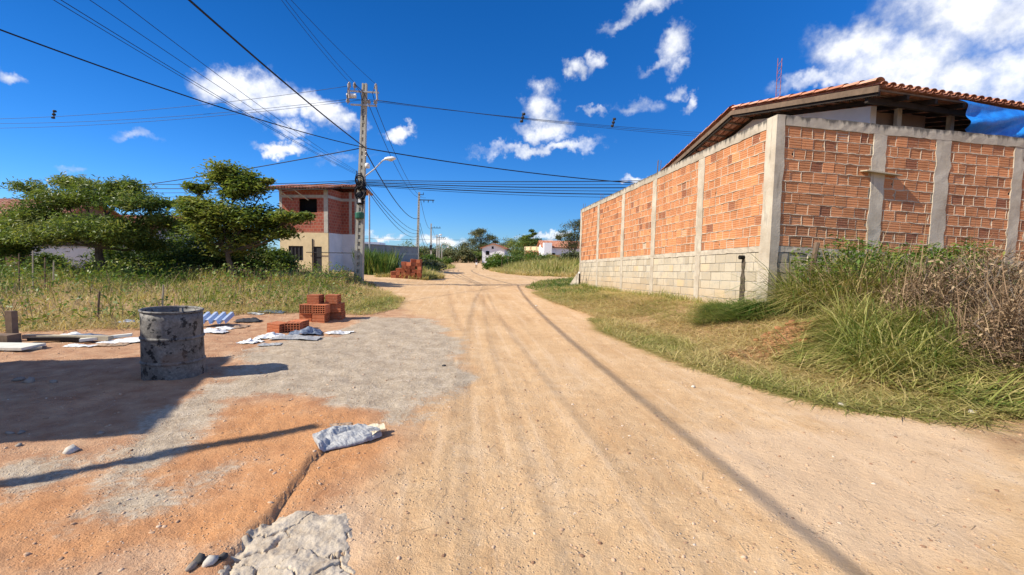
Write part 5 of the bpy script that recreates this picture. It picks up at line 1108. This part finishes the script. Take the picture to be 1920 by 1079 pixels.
def grass(name, label, poly, n, h0, h1, w0, tone, dtone=.12, pit=(1.2, .25), droop=(.2, .5), clump=1., thin=.35, mat='grass', az=None, cat='grass', taper=0., levels=3, zjit=0., toneN=.5):
    """stand of grass: density, height and colour vary in patches"""
    xy = inpoly(poly, n); d = fbm(xy[:, 0]*clump+3, xy[:, 1]*clump+11, 3); keep = d+rng.random(n)*.3 > thin; xy = xy[keep]; d = d[keep]; P = ground_pts(xy); m_ = len(xy)
    if zjit: P[:, 2] += zjit*rng.random(m_)**2
    h = (h0+(h1-h0)*rng.random(m_))*(.45+1.1*d)
    if taper: h *= .3+.7*sstep(0, taper, sdf(xy[:, 0], xy[:, 1], np.array([p[:2] for p in poly])))
    tn = np.clip(tone+toneN*(fbm(xy[:, 0]*.8+20, xy[:, 1]*.8, 3)-.5)*2+dtone*rng.normal(0, 1, m_), 0, 1)
    A_ = rng.uniform(0, 2*math.pi, m_) if az is None else rng.normal(az[0], az[1], m_)
    me = blades_mesh(name, P, h, w0*rng.uniform(.6, 1.4, m_), A_, np.clip(rng.normal(pit[0], pit[1], m_), .02, 1.55), rng.uniform(*droop, m_), tn, mat, levels); return link(name, me, None, label=label, cat=cat, kind='stuff')
W2 = lambda *pp_: [gp(*p)[:2] for p in pp_]
# left field of weeds
grass('field_grass', 'yellow green weeds and tall grass filling the field on the left', FIELD, 60000, .15, .62, .017, .50, taper=1.4, clump=1.3, thin=.48, pit=(.95, .42), droop=(.2, .9), toneN=1.0)
grass('brown_weeds', 'brown seeding weeds standing among the left field grass', FIELD, 7000, .3, .8, .014, .35, taper=1.4, clump=1.1, thin=.5, pit=(1.15, .3), droop=(0, .6), mat='dry_twig')
grass('field_back_weeds', 'taller green weeds along the back of the left field', [(-34, 17.5), (-16, 17.2), (-8.2, 18.6), (-7.2, 20.6), (-8, 21.8), (-34, 22.8)], 15000, .5, 1.0, .03, .6, clump=.8, thin=.3, toneN=.6)
grass('field_edge_grass', 'dry matted grass along the front of the left field', [(-10.5, 6.6), (-8.4, 7.3), (-6.6, 7.9), (-5.8, 9.8), (-4.6, 10.7), (-3.4, 13.2), (-4.5, 16.8), (-6, 17), (-6, 12), (-7.2, 10), (-9, 9), (-11, 8)], 20000, .12, .32, .011, .16, pit=(.7, .45), droop=(.3, .9), clump=1.6, thin=.4)
xy = inpoly(FIELD, 42000); d = fbm(xy[:, 0]*.6+40, xy[:, 1]*.6, 3); xy = xy[d > .50]; P = ground_pts(xy); P[:, 2] += rng.random(len(P))*.95*sstep(0, 1.8, sdf(xy[:, 0], xy[:, 1], FIELD))
link('broadleaf_weeds', leaf_mesh('broadleaf_weeds', P, .10, .05, 'leaf_bright', np.clip(rng.normal(.35, .2, len(P)), 0, 1)), None, label='broad leaved green weeds mixed into the left field', cat='weeds', kind='stuff')
grass('pole_grass', 'dry yellow grass heaped round the foot of the nearest pole', W2((640, 560), (700, 545), (760, 560), (745, 580), (690, 592), (630, 590)), 6000, .10, .30, .014, .22, pit=(.6, .5), droop=(.4, .9), thin=.3)
grass('pole_tall_grass', 'tall bleached grass just left of the nearest pole', [(-9.5, 17.5), (-6.9, 17.8), (-6.6, 19.8), (-9.5, 20.5)], 2200, .3, .75, .022, .12, thin=.4)
# hedge, scrub and verge between the two poles
grass('hedge_grass', 'dark upright green hedge plants behind the nearest pole', [(-9.4, 27.2), (-7.4, 27), (-7.4, 29.5), (-9.6, 30)], 2200, .9, 1.7, .05, .9, pit=(1.4, .12), droop=(0, .2), thin=.3, toneN=.15)
grass('pile_grass', 'dry grass in front of the big brick pile', [(-7.6, 24.6), (-4.6, 24.4), (-4.0, 27), (-5.5, 29.5), (-5.6, 26.6)], 3800, .25, .6, .03, .25, thin=.25)
grass('street_verge_grass', 'mixed verge grass beside the second pole', [(-7.5, 29), (-5.6, 30), (-6.2, 40), (-7.6, 56), (-9.5, 75), (-12.5, 75), (-10, 50)], 9000, .3, .9, .05, .45, thin=.3)
# field beyond the cross street on the right
RF = [(.8, 33.5), (4.4, 32), (12, 32.6), (26, 36), (24, 60), (2, 62), (-3.5, 60), (-1.6, 45)]
grass('right_field_grass', 'tall yellow green grass beyond the cross street on the right', RF, 34000, .7, 1.75, .045, .36, clump=.35, thin=.25, taper=2.2, dtone=.1)
grass('right_field_fringe', 'bleached low grass fringing the right hand field', [(-.6, 36), (.6, 33), (4.4, 31.6), (12, 32.2), (12, 34), (4, 34.2), (1.2, 35.5), (0, 40), (-2.4, 48), (-2.2, 44)], 7000, .2, .6, .035, .2, pit=(1., .4), thin=.25)
# right verge below the brick wall
VB = [(.75, 17.4), (1.2, 14.3), (2.0, 10.6), (2.65, 7.6), (2.95, 5.5), (3.2, 4.4), (3.95, 3.8), (5.6, 3.9), (6.6, 5.2), (5.2, 7.3), (4.75, 8.9), (3.9, 15.4), (3.2, 21.2), (2.2, 21.4)]
grass('cut_straw', 'cut straw scattered over the verge below the brick wall', VB, 75000, .10, .34, .010, .20, dtone=.12, pit=(.18, .2), droop=(0, .4), clump=1.1, thin=.30, toneN=.45, zjit=.04)
grass('verge_grass', 'olive cut grass lying along the right edge of the road', W2((1105, 597), (1160, 600), (1260, 632), (1400, 672), (1560, 715), (1880, 735), (1880, 775), (1560, 765), (1400, 722), (1240, 668), (1130, 622)), 30000, .10, .30, .0095, .36, pit=(.35, .35), droop=(.2, .9), clump=1.3, thin=.33, toneN=.35)
grass('wall_foot_weeds', 'low green weeds along the foot of the block wall', [(3.3, 21), (3.75, 17.5), (4.7, 10.2), (4.45, 10), (3.5, 16), (2.8, 20.5)], 3500, .10, .40, .012, .48, thin=.42, clump=1.5)
grass('far_verge_weeds', 'dense green creeper patch by the far end of the brick wall', W2((985, 540), (1010, 528), (1075, 522), (1128, 540), (1120, 552), (1050, 556)), 6500, .12, .38, .02, .75, pit=(.9, .4), droop=(.3, .9), thin=.28)
grass('cut_grass_heap', 'dark green heap of fresh cut grass against the block wall', [(4.0, 8.4), (4.55, 8.0), (4.75, 8.7), (4.65, 10.0), (4.1, 9.5), (3.6, 8.6)], 4200, .2, .5, .011, .75, pit=(.2, .22), droop=(0, .5), thin=.34, clump=2.5, zjit=.07, dtone=.1, toneN=.2, az=(3.0, .9))
grass('corner_grass_tuft', 'dark green drooping tuft at the corner of the block wall', [(4.42, 8.35), (4.85, 8.3), (4.85, 9.1), (4.5, 9.1)], 1500, .45, .85, .013, .88, pit=(1.35, .15), droop=(.6, 1.1), thin=.1, dtone=.08, toneN=.1, levels=4)
grass('tall_green_grass', 'lush tall green grass growing against the front brick wall', [(4.95, 8.1), (5.4, 7.3), (6.6, 7.0), (7.6, 7.3), (7.9, 8.7), (6.4, 8.65), (5.2, 8.55)], 15000, .75, 1.95, .014, .60, pit=(1.2, .25), droop=(.3, .9), thin=.18, clump=1.4, dtone=.2, toneN=.5, levels=4)
xy = inpoly([(4.95, 8.1), (5.3, 7.2), (6.6, 6.7), (7.8, 7.1), (8.0, 8.6), (6.4, 8.6), (5.2, 8.5)], 9000); P = ground_pts(xy); P[:, 2] += rng.random(len(P))**.8*1.35*(.6+.6*fbm(xy[:, 0]*1.5, xy[:, 1]*1.5, 3))
link('wall_weeds', leaf_mesh('wall_weeds', P, .09, .035, 'leaf_bright', np.clip(rng.normal(.4, .25, len(P)), 0, 1)), None, label='leafy green weeds growing through the tall grass by the wall', cat='weeds', kind='stuff')
grass('dead_stems', 'dead brown stems among the tall green grass', [(4.95, 8.0), (5.4, 6.9), (6.6, 6.4), (8.0, 7.0), (8.2, 8.6), (5.2, 8.5)], 1800, .5, 1.6, .011, .3, pit=(1.0, .4), droop=(-.1, .6), thin=.2, mat='dry_twig', levels=4)
grass('front_green_grass', 'bright green grass standing in front of the dry shrub', [(4.0, 5.1), (4.7, 4.8), (5.5, 5.4), (5.5, 6.6), (4.7, 6.6)], 5000, .45, 1.1, .013, .66, pit=(1.1, .3), droop=(.3, .9), thin=.25, levels=4, clump=1.6)
grass('lying_long_grass', 'long green grass stems lying across the right verge', W2((1440, 640), (1560, 612), (1700, 640), (1915, 690), (1915, 745), (1740, 745), (1560, 715), (1450, 680)), 9000, .35, .85, .012, .45, pit=(.2, .18), droop=(.1, .5), thin=.25, az=(.15, .55), dtone=.15, toneN=.4, levels=4, zjit=.10)
grass('road_straw', 'stray straws and twigs on the dirt road', [(-.6, 1.5), (2.6, 1.5), (3.6, 3), (2.8, 6), (1.8, 10), (.8, 15), (-3, 13), (-1.2, 9)], 1500, .03, .12, .004, .12, pit=(.05, .08), droop=(0, .1), thin=.3, mat='dry_twig', cat='straw')
# dry brown shrub at the right edge
def shrub(name, label, c, R_x, R_y, H, n_st, mat_tw, leaves=0, ltone=.3, lmat='leaf_grey', seed=1):
    e = empty(name, (c[0], c[1], Tz(c[0], c[1])), label, 'shrub'); rg = np.random.default_rng(seed); Ps, hs, az, pt, dr, tn = [], [], [], [], [], []
    for k in range(n_st):
        a = rg.uniform(0, 6.28); r = rg.random()**.5; x, y = c[0]+R_x*r*math.cos(a), c[1]+R_y*r*math.sin(a); z = Tz(x, y)+H*rg.random()**1.3*.85*(1-.6*r*r); Ps.append((x, y, z)); hs.append(rg.uniform(.25, .75)); az.append(rg.uniform(0, 6.28)); pt.append(rg.normal(.45, .55)); dr.append(rg.uniform(-.3, .9)); tn.append(rg.normal(.45, .2))
    n = len(Ps); me = blades_mesh('twigs', np.array(Ps), np.array(hs), np.full(n, .0085)*rg.uniform(.6, 1.6, n), np.array(az), np.clip(np.array(pt), -.4, 1.5), np.array(dr), np.clip(np.array(tn), 0, 1), mat_tw, 4); link('twigs', me, e)
    mb = MB()
    for k in range(16):
        a = rg.uniform(0, 6.28); r = rg.random()*.6; x, y = c[0]+R_x*r*math.cos(a), c[1]+R_y*r*math.sin(a); z = Tz(x, y); p = np.array([x, y, z-.05]); pts = [p]
        for i in range(5): p = p+np.array([rg.normal(0, .12), rg.normal(0, .12), H*.18]); pts.append(p)
        mb.tube(pts, [.014, .012, .010, .008, .006, .003], 5)
    mb.build('stem', MAT['bark_pale'], e)
    if leaves:
        a = rg.uniform(0, 6.28, leaves); r = rg.random(leaves)**.5; x, y = c[0]+R_x*r*np.cos(a), c[1]+R_y*r*np.sin(a); P = np.stack([x, y, T(x, y)+H*rg.random(leaves)*(1-.5*r*r)], -1); link('foliage', leaf_mesh('foliage', P, .06, .025, lmat, np.clip(rg.normal(ltone, .2, leaves), 0, 1)), e)
    return e
shrub('dry_shrub', 'tangled dry brown shrub at the right edge before the wall', (6.35, 6.0), 1.25, .95, 1.30, 5200, 'dry_twig', 3500, .3, 'dry_twig', 5)
shrub('dry_shrub', 'second dry brown shrub overlapping the right edge of the photo', (5.75, 4.75), .85, .55, .95, 2600, 'dry_twig', 1800, .4, 'dry_twig', 6)
shrub('weedy_shrub', 'greyish weed shrub between the green grass and the dry shrub', (7.6, 7.6), .9, .75, 1.25, 2200, 'dry_twig', 2600, .35, 'leaf_grey', 7)

def tree(name, label, base, H0, clumps, nleaf, L, W, mat, tone, bark='bark', r0=.14, sub_n=16, spread=.34, nup=.5, seed=1, forks=None, cat='tree', twig=True):
    """clumps: (x, y, z, rxy, rz, weight) relative to the base"""
    rg = np.random.default_rng(seed); base = np.array(base, float); e = empty(name, base, label, cat); mb = MB(); top = base+[rg.normal(0, .08), rg.normal(0, .08), H0]
    mb.tube([base-[0, 0, .15], base+(top-base)*.35+[.04, .02, 0], base+(top-base)*.7-[.03, 0, 0], top], [r0*1.25, r0, r0*.85, r0*.75], 9)
    Pl = []; tl = []
    wsum = sum(c[5] for c in clumps)
    for (x, y, z, rx, rz, wt) in clumps:
        c = base+np.array([x, y, z]); mid = top*.45+c*.55+np.array([rg.normal(0, .1), rg.normal(0, .1), -.12*np.linalg.norm((c-top)[:2])]); mb.tube([top-[0, 0, .1*H0], mid, c], [r0*.5, r0*.3, r0*.12], 6)
        ns = max(4, int(sub_n*wt)); sc_ = []
        for k in range(ns):
            v = rg.normal(0, 1, 3); v /= np.linalg.norm(v); v *= rg.random()**.4; s = c+v*np.array([rx, rx, rz]); sc_.append(s)
            if twig: mb.tube([c*.6+mid*.4, c*.5+s*.5+[0, 0, -.05], s], [r0*.14, r0*.09, r0*.04], 4, False)
        n = int(nleaf*wt/wsum); pick = rg.integers(0, ns, n); ct = rg.normal(0, .26, ns); rr_ = spread*min(rx, 1.6*rz+.2); g = rg.normal(0, 1, (n, 3))*np.array([rr_, rr_, rr_*.55]); Pl.append(np.array(sc_)[pick]+g); tl.append(tone+ct[pick]+rg.normal(0, .1, n))
    mb.build('trunk', MAT[bark], e); link('crown', leaf_mesh('crown', np.concatenate(Pl), L, W, mat, np.clip(np.concatenate(tl), 0, 1), nup), e); return e
def rel(px, py, y, b): p = AT(px, py, y); return p-np.array(b)
# feathery tree at the left and the layered tree beside it
B1 = AT(190, 535, 19.); B1[2] = Tz(B1[0], B1[1])
cl = [(*rel(px, py, 19+dy, B1), rx, rz, wt) for px, py, dy, rx, rz, wt in ((60, 400, 0, .85, .35, 1), (120, 375, .4, 1.0, .35, 1.2), (190, 365, 0, 1.1, .36, 1.3), (250, 380, -.3, 1.0, .35, 1.1), (290, 415, 0, .7, .35, .8), (90, 440, -.5, 1.1, .4, 1.3), (170, 425, -.8, 1.2, .4, 1.3), (235, 440, -.6, 1.0, .4, 1.1), (285, 462, .3, .8, .3, .7), (60, 352, .8, .5, .2, .35), (150, 345, .5, .8, .22, .6), (230, 352, .3, .8, .22, .6), (305, 380, .2, .35, .25, .3))]
tree('feathery_tree', 'large spreading tree with fine feathery leaves at the left', B1, 1.5, cl, 38000, .19, .045, 'leaf', .45, 'bark', .16, 22, .36, .3, 3)
B0 = AT(45, 540, 20.); B0[2] = Tz(B0[0], B0[1])
cl = [(*rel(px, py, 20+dy, B0), rx, rz, wt) for px, py, dy, rx, rz, wt in ((10, 425, 0, .9, .4, 1.1), (45, 440, -.5, 1.0, .45, 1.2), (-30, 440, 0, 1.0, .4, 1), (15, 462, -.7, .8, .3, .7))]
tree('broad_tree', 'leafy green tree at the left edge in front of the brown house', B0, 1.4, cl, 15000, .17, .07, 'leaf', .35, 'bark', .13, 20, .36, .5, 4)
B2 = AT(437, 512, 18.5); B2[2] = Tz(B2[0], B2[1])
cl = [(*rel(px, py, 18.5+dy, B2), rx, rz, wt) for px, py, dy, rx, rz, wt in ((420, 328, 0, .62, .42, 1.1), (472, 348, .2, .60, .42, 1.0), (372, 352, 0, .35, .2, .35), (440, 362, -.1, .6, .22, .6), (505, 340, .1, .2, .2, .2), (365, 390, -.2, .70, .25, .9), (420, 402, 0, .95, .42, 1.4), (490, 408, .1, .9, .36, 1.3), (545, 408, -.3, .62, .16, .7), (580, 405, -.3, .22, .08, .2), (345, 378, 0, .35, .16, .3), (400, 432, .2, .9, .4, 1.2), (470, 440, .4, .9, .36, 1.1), (525, 438, 0, .6, .18, .6), (440, 465, .6, .8, .3, .6), (360, 415, .3, .5, .3, .4))]
tree('layered_tree', 'glossy layered tree with a round top clump left of the brick house', B2, 1.35, cl, 24000, .20, .085, 'leaf', .34, 'bark', .11, 20, .37, .8, 8)
# dark thicket behind the two trees
for k, (px, y, wd, h, tn, lb) in enumerate(((335, 22, 1.3, 2.3, .8, 'dark thicket bush between the two left trees'), (385, 21, 1.3, 2.2, .85, 'dark bush left of the layered tree trunk'), (470, 21.5, 1.3, 1.9, .75, 'bush right of the layered tree trunk'), (528, 21, .8, 1.5, .6, 'low bush before the cream wall of the brick house'), (292, 23, 1.1, 1.7, .8, 'dark bush behind the right side of the feathery tree'), (215, 22, 1.3, 1.4, .7, 'low bush under the feathery tree'), (90, 22, .9, .9, .6, 'low bush before the weathered white wall'))):
    b = AT(px, 520, y); b[2] = Tz(b[0], b[1]); tree('thicket_bush', lb, b, .4, [(.0, 0, h*.55, wd*.75, h*.42, 1), (-wd*.5, .2, h*.4, wd*.55, h*.35, .7), (wd*.5, -.2, h*.42, wd*.55, h*.35, .7), (.1, 0, h*.85, wd*.45, h*.2, .4)], 5500, .16, .07, 'leaf', tn, 'bark', .05, 14, .36, .5, 30+k, cat='bush')
# bushes along the far street and the far belt of trees
FB_ = [(803, 60, 1.2, 2.0, 'leaf_bright', .5, 'bright green bush right of the second pole'), (830, 78, 1.6, 1.8, 'leaf_bright', .6, 'green bush by the far poles'), (812, 70, 1.3, 1.9, 'leaf', .5, 'darker bush between the second and third pole'), (800, 37, 1.0, .9, 'leaf_grey', .45, 'dry grey scrub beside the road near the second pole'), (815, 41, .9, .8, 'leaf_grey', .35, 'dry scrub at the left edge of the far road'),
 (928, 52, 1.1, 1.4, 'leaf_bright', .55, 'green bush at the right edge of the far road'), (932, 56, 1.5, 2.2, 'leaf_bright', .6, 'green bush below the small gabled house'), (958, 60, 1.7, 2.6, 'leaf', .5, 'green bush behind the fence stakes'), (978, 66, 2.2, 3.4, 'leaf', .7, 'dark green bush left of the pinkish wall'), (1003, 64, 2.0, 2.4, 'leaf_bright', .55, 'green bush in front of the pinkish wall'), (1025, 62, 1.7, 2.0, 'leaf', .5, 'green bush before the orange roofed house'), (1066, 48, 1.2, 1.9, 'leaf_grey', .6, 'dark scrub at the far end of the brick wall'), (1078, 52, 1.3, 2.2, 'leaf_grey', .5, 'grey scrub half hidden by the brick wall')]
for k, (px, y, wd, h, mt_, tn, lb) in enumerate(FB_):
    x = AT(px, 500, y)[0]; b = (x, y, Tz(x, y)); tree('street_bush', lb, b, .4, [(0, 0, h*.5, wd*.7, h*.42, 1), (-wd*.5, 0, h*.36, wd*.55, h*.32, .7), (wd*.5, 0, h*.4, wd*.5, h*.33, .7)], 2600, .26, .13, mt_, tn, 'bark', .06, 12, .36, .5, 60+k, cat='bush', twig=False)
BT = [(768, 150, 7, 7.0), (790, 165, 8, 5.6), (812, 160, 8, 6.0), (836, 170, 8, 7.2), (858, 150, 7, 6.3), (880, 165, 8, 8.0), (900, 185, 8, 8.5), (925, 190, 8, 9), (950, 180, 8, 9), (975, 150, 8, 8), (1000, 170, 8, 8), (748, 120, 6, 4.5), (1060, 160, 8, 8), (845, 140, 5, 4.0), (872, 138, 5, 4.6), (890, 142, 5, 4.4)]
for k, (px, y, wd, h) in enumerate(BT):
    x = AT(px, 500, y)[0]; b = (x, y, Tz(x, y)); tree('belt_tree', ('first', 'second', 'third', 'fourth', 'fifth', 'sixth', 'seventh', 'eighth', 'ninth', 'tenth', 'eleventh', 'twelfth', 'thirteenth', 'fourteenth', 'fifteenth', 'sixteenth')[sorted(range(16), key=lambda i_: BT[i_][0]).index(k)]+' from the left in the olive tree belt beyond the road', b, h*.25, [(0, 0, h*.6, wd*.38, h*.3, 1), (-wd*.3, 0, h*.45, wd*.3, h*.28, .8), (wd*.3, 0, h*.48, wd*.3, h*.28, .8), (0, -1, h*.25, wd*.4, h*.2, .7)], 2600, .55, .30, 'leaf_grey' if k % 3 else 'leaf', .35+.1*(k % 3), 'bark', .15, 12, .34, .5, 90+k, twig=False)['group'] = 'trees at the end of the road'
def skytree(name, label, px, y, parts, n, L, W, mat, tone, seed):
    x = AT(px, 500, y)[0]; b = np.array([x, y, Tz(x, y)]); tree(name, label, b, .35*(rel(px, min(p[1] for p in parts), y, b)[2]), [(*rel(a, c, y, b), rx, rz, wt) for a, c, rx, rz, wt in parts], n, L, W, mat, tone, 'bark_pale', .2, 12, .30, .4, seed)
skytree('open_crowned_tree', 'open crowned tree rising behind the small gabled house', 898, 165, ((890, 442, 3.2, 1.5, 1), (903, 434, 2.4, 1.2, .8), (918, 447, 2.6, 1.3, .8), (880, 455, 2.6, 1.4, .8), (905, 455, 3.5, 1.6, 1), (928, 452, 1.6, 1, .4)), 7000, .50, .2, 'leaf_grey', .4, 131)
skytree('star_leaved_tree', 'dark spiky topped tree behind the pinkish wall', 993, 110, ((985, 446, 1.1, .9, .6), (998, 441, .9, 1.2, .6), (1003, 452, 1.4, 1.0, .7), (990, 458, 2.2, 1.2, 1), (978, 456, 1.2, .8, .5)), 4500, .45, .22, 'leaf', .6, 132)
skytree('sparse_tree', 'sparse dark tree rising behind the far end of the brick wall', 1078, 70, ((1078, 425, 1.5, .8, 1), (1058, 440, 1.4, .6, .8), (1085, 445, 1.6, .9, 1), (1066, 458, 1.6, .8, .9), (1048, 447, .7, .3, .35), (1090, 420, 1.3, .7, .7)), 6500, .26, .10, 'leaf_grey', .65, 133)
SC.cycles.max_bounces = 6; SC.cycles.diffuse_bounces = 3; SC.cycles.glossy_bounces = 2; SC.cycles.transmission_bounces = 4; SC.cycles.transparent_max_bounces = 4
SC.cycles.use_denoising = True
